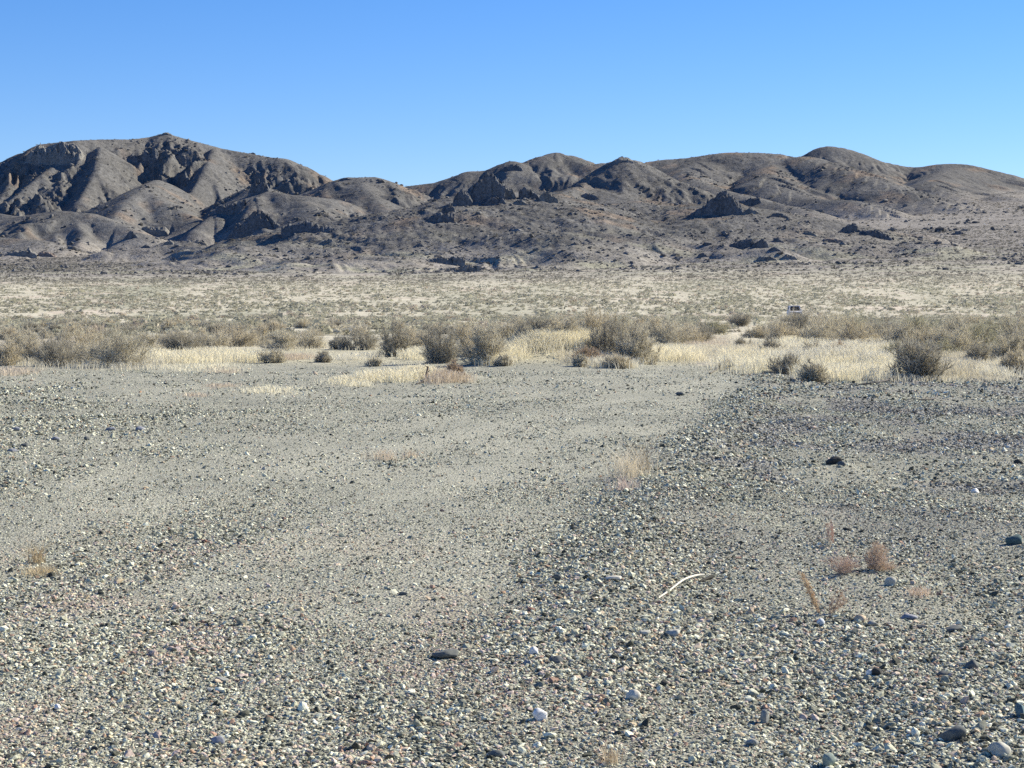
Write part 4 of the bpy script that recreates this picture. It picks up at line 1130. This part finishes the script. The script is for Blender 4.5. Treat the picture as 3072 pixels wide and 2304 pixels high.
# ------------------------------------------------------------------ track through the gap toward the car
TP = [(2236, 1104), (2218, 1090), (2185, 1066), (2170, 1040), (2185, 1015), (2225, 995), (2300, 975), (2352, 960), (2378, 952)]
W = [np.array(flat(*p)) for p in TP]
W += [W[-1] + (W[-1] - W[-2]) * 1.2, W[-1] + (W[-1] - W[-2]) * 3]
P = []
for i in range(len(W) - 1):
    n = max(4, int(np.hypot(*(W[i + 1] - W[i])) / 1.2))
    p0 = W[max(i - 1, 0)]; p1 = W[i]; p2 = W[i + 1]; p3 = W[min(i + 2, len(W) - 1)]
    for k in range(n):
        t = k / n
        P.append(0.5 * ((2 * p1) + (-p0 + p2) * t + (2 * p0 - 5 * p1 + 4 * p2 - p3) * t * t + (-p0 + 3 * p1 - 3 * p2 + p3) * t ** 3))
P = np.array(P); T_ = np.gradient(P, axis=0); T_ /= np.hypot(T_[:, 0], T_[:, 1])[:, None]
Nn = np.stack([T_[:, 1], -T_[:, 0]], 1)
K = 13; us = np.linspace(-1, 1, K)
wob = 1.5 + 0.3 * noise2(np.arange(len(P)) / 6.0, np.zeros(len(P)))
G = P[:, None, :] + Nn[:, None, :] * (us[None, :, None] * wob[:, None, None])
x, y = G[..., 0].ravel(), G[..., 1].ravel()
along = np.repeat(np.arange(len(P)), K)
lift = 0.03 - 0.07 * (np.abs(np.tile(us, len(P))) > 0.95) - 0.08 * sstep(4, 0, along)
z = H(x, y) + lift
i = np.arange(len(P) - 1)[:, None]; j = np.arange(K - 1)[None]
Fq = np.stack([i * K + j, i * K + j + 1, (i + 1) * K + j + 1, (i + 1) * K + j], -1).reshape(-1, 4)
c = lerp(np.array((0.60, 0.55, 0.43)), np.array((0.48, 0.45, 0.36)), sstep(-0.3, 0.3, fbm(x / 1.5, y / 3, 3, 81)))
o = mesh_np('track', np.stack([x, y, z], 1), Fq, M_plain, {'col': ('FLOAT_COLOR', np.concatenate([c, np.ones((len(c), 1))], 1))}, True)
o['kind'] = 'structure'

# ------------------------------------------------------------------ crags and boulders on the hills
def crag(px, py, w, h, lab, seed, n=9, peak=0.0, spike=1.0, depth=0.7, col=(0.19, 0.185, 0.17), name='rock_outcrop', cat='rock outcrop', env='tri'):
    """a broken rock mass: blocks of a cell pattern, each with its own height and tilt, rooted in the slope"""
    X, Y, Z = hit(px, py); sc = Y / F
    wm, hm = w * sc * 1.3, h * sc * 0.86
    dm = max(wm * 0.55 * depth, hm * 0.8)
    r = np.random.default_rng(seed)
    nu = int(np.clip(w * 0.9, 26, 110)); nv = int(np.clip(nu * dm / wm, 14, 60))
    U, W_ = np.meshgrid(np.linspace(-1, 1, nu), np.linspace(-1, 1, nv))
    x = U * wm / 2; y = W_ * dm / 2 + dm * 0.25
    cs = wm / max(4.0, n * 0.62)
    def cells(cs_, rr, amp_t):
        gx, gy = np.meshgrid(np.arange(-wm, wm, cs_), np.arange(-dm * 1.5, dm * 2, cs_ * 1.1))
        pts = np.stack([gx.ravel(), gy.ravel()], 1) + rr.uniform(-0.48, 0.48, (gx.size, 2)) * cs_
        xx = x + 0.3 * cs_ * noise2(x / cs_ * 1.3, y / cs_ * 1.3, seed % 50); yy = y + 0.3 * cs_ * noise2(x / cs_ * 1.3 + 9, y / cs_ * 1.3, seed % 50)
        d2 = (xx.ravel()[:, None] - pts[None, :, 0]) ** 2 + ((yy.ravel()[:, None] - pts[None, :, 1]) * 0.8) ** 2
        k = d2.argmin(1)
        hgt = rr.random(len(pts)); tx = rr.normal(0, amp_t, len(pts)); ty = rr.normal(-0.1, amp_t, len(pts))
        t = hgt[k] + (xx.ravel() - pts[k, 0]) / cs_ * tx[k] + (yy.ravel() - pts[k, 1]) / cs_ * ty[k]
        return t.reshape(x.shape), hgt[k].reshape(x.shape)
    a, ha = cells(cs, r, 0.5)
    b, hb_ = cells(cs * 0.42, r, 0.5)
    if env == 'tri': e = 1 - (np.abs(U - peak) / (1 + abs(peak))) ** 1.7
    else: e = (1 - np.abs(U) ** 4) * 0.9
    e = np.clip(e, 0, 1) * sstep(-1.0, -0.62, W_) * sstep(1.0, 0.1, W_)
    body = e * (0.68 + 0.34 * a) + 0.11 * (b - 0.5) * e ** 0.5
    z = hm * spike * body
    gz = H((X + x).ravel(), (Y + y).ravel()).reshape(x.shape) - Z
    z = np.where(e > 0.02, z, 0) + gz - hm * 0.12 - 0.25
    V = np.stack([x, y, z], -1).reshape(-1, 3)
    ii = np.arange(nv - 1)[:, None]; jj = np.arange(nu - 1)[None]
    Fq = np.stack([ii * nu + jj, ii * nu + jj + 1, (ii + 1) * nu + jj + 1, (ii + 1) * nu + jj], -1).reshape(-1, 4)
    c = np.array(col)[None, None] * (0.8 + 0.3 * ha + 0.2 * hb_)[..., None]
    C4 = np.concatenate([c.reshape(-1, 3), np.ones((nu * nv, 1))], 1)
    o = mesh_np(name, V, Fq, M_crag, {'col': ('FLOAT_COLOR', C4)}, False)
    o.location = (X, Y, Z)
    tag(o, lab, cat)
    return o
DB = (0.125, 0.13, 0.135)  # dark rock, with its bluish skylit shade also put into the colour
CRAGS = [
 (1450, 604, 100, 100, 'tallest dark triangular crag on the centre ridge', 12, dict(peak=0.35, depth=0.7, col=DB)),
 (1383, 616, 54, 58, 'blocky dark crag just left of the tallest triangular crag', 6, dict(peak=0.2, col=DB)),
 (1346, 637, 36, 36, 'small square dark crag, next down the ridge to the left', 5, dict(env='box', col=DB)),
 (1310, 666, 80, 40, 'long low dark rib at the lower left end of the centre ridge', 9, dict(peak=0.8, col=DB)),
 (1520, 592, 46, 48, 'crag with a rounded head just right of the tallest triangular crag', 7, dict(env='box')),
 (1478, 612, 60, 36, 'low dark block below the tallest triangular crag', 6, dict(peak=0.1, col=DB)),
 (1592, 598, 56, 46, 'pointed crag midway along the centre ridge', 8, dict(peak=-0.3, col=DB)),
 (1646, 608, 54, 36, 'row of thin spiky rocks right of the midway pointed crag', 9, dict(spike=1.3)),
 (1560, 612, 40, 18, 'small bump of rock below and between the pointed crag and the round headed one', 4, {}),
 (1770, 600, 50, 28, 'dark outcrop below the left slope of the pointed hill', 7, dict(col=DB)),
 (1805, 632, 26, 14, 'single dark boulder under the pointed hill', 3, dict(col=DB)),
 (1735, 560, 30, 18, 'small dark outcrop on the left shoulder of the pointed hill', 4, dict(col=DB)),
 (1538, 508, 50, 24, 'dark knob on the back skyline left of the round peak', 7, dict(env='box', col=DB)),
 (1868, 484, 100, 11, 'rough rocky cap of the pointed hill', 12, dict(env='tri')),
 (1330, 790, 100, 34, 'slanting rock slab rising to the right on the fan, the upper of two', 10, dict(peak=0.6)),
 (1368, 816, 110, 30, 'slanting rock slab rising to the right on the fan, the lower of two', 11, dict(peak=0.6)),
 (2160, 640, 110, 72, 'largest jagged crag cluster right of the pointed hill', 16, dict(peak=0.1, col=DB, spike=1.1)),
 (2247, 618, 62, 34, 'jagged crag on the right shoulder of the largest cluster', 8, dict(env='box', col=DB)),
 (2094, 646, 44, 30, 'small crag at the left foot of the largest cluster', 5, dict(peak=0.5, col=DB)),
 (2250, 642, 70, 26, 'grey broken rock in front of the largest cluster', 9, {}),
 (2350, 652, 50, 20, 'dark low rock further right down the slope from the largest cluster', 7, dict(peak=-0.3, col=DB)),
 (2548, 696, 50, 34, 'dark peaked boulder pile on the right fan', 7, dict(peak=0.2, col=DB)),
 (2630, 708, 84, 26, 'long dark boulder row right of the peaked pile', 12, dict(env='box', col=DB)),
 (2676, 692, 28, 16, 'small boulder above the right end of the long boulder row', 3, {}),
 (2502, 728, 60, 18, 'brownish low boulder row below the peaked pile', 8, dict(env='box', col=(0.20, 0.17, 0.15))),
 (2432, 704, 42, 18, 'low wedge of rock left of the peaked pile', 5, {}),
 (2874, 704, 44, 16, 'isolated low boulder heap at far right', 6, dict(col=DB)),
 (2224, 744, 66, 34, 'dark rock group on the fan, left of the sharp tooth', 8, dict(peak=0.2, col=DB)),
 (2284, 744, 50, 36, 'sharp tooth of dark rock at the middle of the fan group', 5, dict(peak=0.0, spike=1.1, col=DB)),
 (2335, 726, 32, 20, 'small dark rock right of and above the sharp tooth', 4, dict(col=DB)),
 (2325, 752, 34, 16, 'low dark rock right of and below the sharp tooth', 4, dict(col=DB)),
 (2302, 780, 52, 18, 'greenish broken rock low in the fan group', 8, dict(env='box')),
 (2372, 776, 36, 16, 'loose brown boulders at the right end of the fan group', 6, dict(env='box')),
 (2108, 770, 30, 20, 'isolated dark pointed boulder left of the fan group', 4, dict(col=DB)),
 (160, 484, 140, 50, 'broad cliffs below the left mountain skyline', 18, dict(env='box', col=(0.20, 0.195, 0.18))),
 (190, 424, 70, 13, 'knobbly rock crest on the skyline of the left mountain', 9, dict(env='box', col=(0.20, 0.195, 0.18))),
 (232, 476, 26, 26, 'small dark cliff right of the broad cliffs', 4, dict(col=DB)),
 (430, 494, 70, 44, 'dark cliff below the summit of the left mountain', 9, dict(peak=0.1, col=DB)),
 (500, 404, 34, 8, 'little rock cap on the summit of the left mountain', 4, {}),
 (555, 545, 30, 34, 'dark narrow cliff in the gully below the summit', 5, dict(col=DB)),
 (775, 578, 54, 56, 'squared dark cliff on the right slope of the left mountain', 8, dict(env='box', col=DB)),
 (752, 516, 30, 20, 'small dark cliff above the squared one', 4, dict(col=DB)),
 (680, 640, 84, 40, 'dark ribbed cliff on top of the left twin spur', 10, dict(peak=0.3, col=DB)),
 (765, 690, 130, 70, 'big dark triangular face of the right twin spur', 14, dict(peak=-0.1, depth=0.5, col=DB)),  # dark rock added to paint the shade of a shadowed slope
 (935, 694, 140, 42, 'long dark rock band at the foot of the second hill', 14, dict(peak=-0.5, col=DB)),
 (392, 714, 40, 26, 'dark pyramid rock at the foot of the left hills', 5, dict(col=DB)),
 (466, 704, 66, 26, 'rounded dark rock right of the dark pyramid rock', 8, dict(env='box')),
 (438, 744, 28, 16, 'small dark boulder on the fan under the pyramid rock', 3, dict(col=DB)),
 (505, 734, 32, 16, 'small peaked boulder on the fan, second from the pyramid rock', 4, {}),
 (600, 732, 40, 18, 'boulder pair on the fan left of the twin spurs', 5, {}),
 (62, 768, 76, 26, 'rock heap near the left edge at the foot of the hills', 9, dict(peak=0.3)),
 (140, 768, 50, 16, 'low brown rocks right of the left edge heap', 7, dict(col=(0.20, 0.17, 0.15))),
 (985, 726, 40, 14, 'low dark rock below the long rock band', 5, {}),
 (900, 830, 36, 12, 'faint low rock on the open fan left of centre', 5, {}),
 (1260, 738, 26, 14, 'dark boulder below the rib of the centre ridge', 4, dict(col=DB)),
 (880, 478, 90, 12, 'rocky cap on the right shoulder of the left mountain', 8, dict(env='box')),
 (1038, 540, 40, 10, 'dark rim of rock on the left brow of the second hill', 5, dict(col=DB)),
]
for i, (px, py, w, h, lab, n, kw) in enumerate(CRAGS):
    crag(px, py, w, h, lab, 3000 + i, n=n, **kw)

# loose boulders strewn over the slopes
rb = np.random.default_rng(61)
Vs, Fs, Cs, off = [], [], [], 0
TBd = [rock_shape(1, rb, 6, 0.5, 0.1) for _ in range(12)]
for (n, d0, d1, sm, thr) in [(15000, 1080, 1650, 0.75, -0.05), (14000, 1650, 2600, 1.3, 0.0)]:
    x, y = sector(n, d0, d1, math.radians(17), rb)
    z, rf = H(x, y, True)
    m = fbm(x / 70, y / 60, 3, 71) + 0.25 * rf
    keep = rb.random(n) < sstep(thr, thr + 0.4, m)
    x, y, z = x[keep], y[keep], z[keep]; n = len(x)
    s = np.exp(rb.normal(math.log(sm), 0.45, n))
    S = np.stack([s * rb.uniform(.8, 1.3, n), s, s * rb.uniform(0.5, 1.0, n)], 1)
    c = np.array((0.15, 0.148, 0.142)) * rb.uniform(0.7, 1.4, (n, 1))
    V, Fc, C4 = batch(TBd, np.stack([x, y, z], 1), S, rb.uniform(0, 6.28, n), c, 0.2, rb)
    Vs.append(V); Fs.append(Fc + off); Cs.append(C4); off += len(V)
g = mesh_np('loose_rocks', np.concatenate(Vs), np.concatenate(Fs), M_crag, {'col': ('FLOAT_COLOR', np.concatenate(Cs))}, False)
g['kind'] = 'stuff'

# ------------------------------------------------------------------ the white car far down the track
M_paint = plain_mat('white_paint', (0.86, 0.86, 0.87), 0.3, 0.5)
M_glass = plain_mat('dark_glass', (0.02, 0.022, 0.025), 0.25, 0.25)
M_tyre = plain_mat('tyre_rubber', (0.02, 0.02, 0.02), 0.8, 0.2)
M_rim = plain_mat('rim_metal', (0.5, 0.5, 0.5), 0.35, 0.5, 0.8)
M_trim = plain_mat('dark_trim', (0.03, 0.03, 0.032), 0.6, 0.3)
M_lamp = plain_mat('lamp_lens', (0.75, 0.75, 0.72), 0.1, 0.8)
M_seat = plain_mat('seat_cloth', (0.12, 0.12, 0.125), 0.9, 0.1)

def bm_obj(name, bm, mat, parent, bevel=0.0):
    if bevel:
        bmesh.ops.bevel(bm, geom=list(bm.edges), offset=bevel, segments=2, affect='EDGES')
    bmesh.ops.recalc_face_normals(bm, faces=bm.faces)
    me = bpy.data.meshes.new(name); bm.to_mesh(me); bm.free()
    me.materials.append(mat)
    o = bpy.data.objects.new(name, me); SC.collection.objects.link(o); o.parent = parent
    return o
def prof(pts, w0, w1=None, zsplit=None):
    """side profile (y, z) extruded across x; width may narrow with height"""
    bm = bmesh.new(); L, R = [], []
    zs = [p[1] for p in pts]; za, zb = min(zs), max(zs)
    for (yy, zz) in pts:
        t = (zz - za) / (zb - za + 1e-9); w = w0 + ((w1 if w1 else w0) - w0) * t
        L.append(bm.verts.new((-w / 2, yy, zz))); R.append(bm.verts.new((w / 2, yy, zz)))
    bm.faces.new(L); bm.faces.new(R[::-1]); n = len(pts)
    for i in range(n):
        bm.faces.new((L[i], R[i], R[(i + 1) % n], L[(i + 1) % n]))
    return bm
def quadbm(vs):
    bm = bmesh.new(); a = [bm.verts.new(v) for v in vs]; bm.faces.new(a)
    ex = bmesh.ops.extrude_face_region(bm, geom=list(bm.faces))
    nrm = (Vector(vs[1]) - Vector(vs[0])).cross(Vector(vs[2]) - Vector(vs[0])).normalized() * 0.012
    for v in ex['geom']:
        if isinstance(v, bmesh.types.BMVert): v.co += nrm
    return bm
cx, cy = pat(2383, 940, 296)[:2]
czz = float(H(np.array([cx]), np.array([cy]))[0])
car = empty('car', (cx, cy, czz), math.radians(-2))
tag(car, 'white car facing the camera far down the track, half hidden by a bush', 'car')
# front faces -y
body = bm_obj('body', prof([(-2.35, 0.42), (-2.38, 0.72), (-2.30, 0.95), (-1.15, 1.08), (2.25, 1.08), (2.38, 0.85), (2.35, 0.42), (1.95, 0.32), (-1.95, 0.32)], 1.92, 1.80), M_paint, car, 0.05)
bm_obj('roof', prof([(-0.35, 1.74), (-0.25, 1.83), (1.75, 1.83), (1.95, 1.72)], 1.46, 1.34), M_paint, car, 0.02)
# pillars
bm = bmesh.new()
def bar(bm, a, b, w):
    a, b = Vector(a), Vector(b); d = (b - a).normalized(); u = d.cross(Vector((0, 1, 0))).normalized() * w; v = d.cross(u).normalized() * w
    q = [[bm.verts.new(p + s1 * u + s2 * v) for s1, s2 in ((1, 1), (1, -1), (-1, -1), (-1, 1))] for p in (a, b)]
    for k in range(4): bm.faces.new((q[0][k], q[0][(k + 1) % 4], q[1][(k + 1) % 4], q[1][k]))
    bm.faces.new(q[0][::-1]); bm.faces.new(q[1])
for s in (-1, 1):
    bar(bm, (s * 0.84, -1.10, 1.06), (s * 0.69, -0.33, 1.78), 0.045)
    bar(bm, (s * 0.84, 0.75, 1.06), (s * 0.69, 0.75, 1.78), 0.04)
    bar(bm, (s * 0.84, 2.12, 1.06), (s * 0.69, 1.88, 1.76), 0.05)
bm_obj('pillars', bm, M_paint, car)
bm_obj('windshield', quadbm([(-0.80, -1.10, 1.10), (0.80, -1.10, 1.10), (0.66, -0.36, 1.75), (-0.66, -0.36, 1.75)]), M_glass, car)
bm_obj('rear_window', quadbm([(-0.80, 2.16, 1.10), (0.80, 2.16, 1.10), (0.66, 1.93, 1.73), (-0.66, 1.93, 1.73)]), M_glass, car)
for s in (-1, 1):
    bm_obj('side_window', quadbm([(s * 0.85, -1.0, 1.10), (s * 0.85, 2.0, 1.10), (s * 0.70, 1.8, 1.73), (s * 0.70, -0.3, 1.73)]), M_glass, car)
    m = bm_obj('mirror', prof([(-0.95, 1.08), (-1.0, 1.26), (-0.86, 1.26), (-0.84, 1.08)], 0.24), M_paint, car, 0.02)
    m.location = (s * 1.03, 0, 0)
    hl = bm_obj('headlight', prof([(-2.37, 0.74), (-2.40, 0.80), (-2.34, 0.92), (-2.22, 0.92), (-2.22, 0.74)], 0.34), M_lamp, car, 0.01)
    hl.location = (s * 0.70, 0, 0)
bm_obj('grille', prof([(-2.40, 0.60), (-2.41, 0.86), (-2.30, 0.86), (-2.30, 0.60)], 0.92), M_trim, car, 0.01)
bm_obj('bumper', prof([(-2.46, 0.38), (-2.48, 0.56), (-2.30, 0.58), (-2.30, 0.38)], 1.80), M_trim, car, 0.03)
def wheel(x, y):
    bm = bmesh.new()
    bmesh.ops.create_cone(bm, cap_ends=True, segments=28, radius1=0.37, radius2=0.37, depth=0.24, matrix=Matrix.Rotation(math.pi / 2, 4, 'Y'))
    t = bm_obj('wheel', bm, M_tyre, car, 0.02); t.location = (x, y, 0.37)
    bm = bmesh.new()
    bmesh.ops.create_cone(bm, cap_ends=True, segments=20, radius1=0.22, radius2=0.20, depth=0.26, matrix=Matrix.Rotation(math.pi / 2, 4, 'Y'))
    bm_obj('rim', bm, M_rim, t)
for x in (-0.86, 0.86):
    for y in (-1.5, 1.45): wheel(x, y)
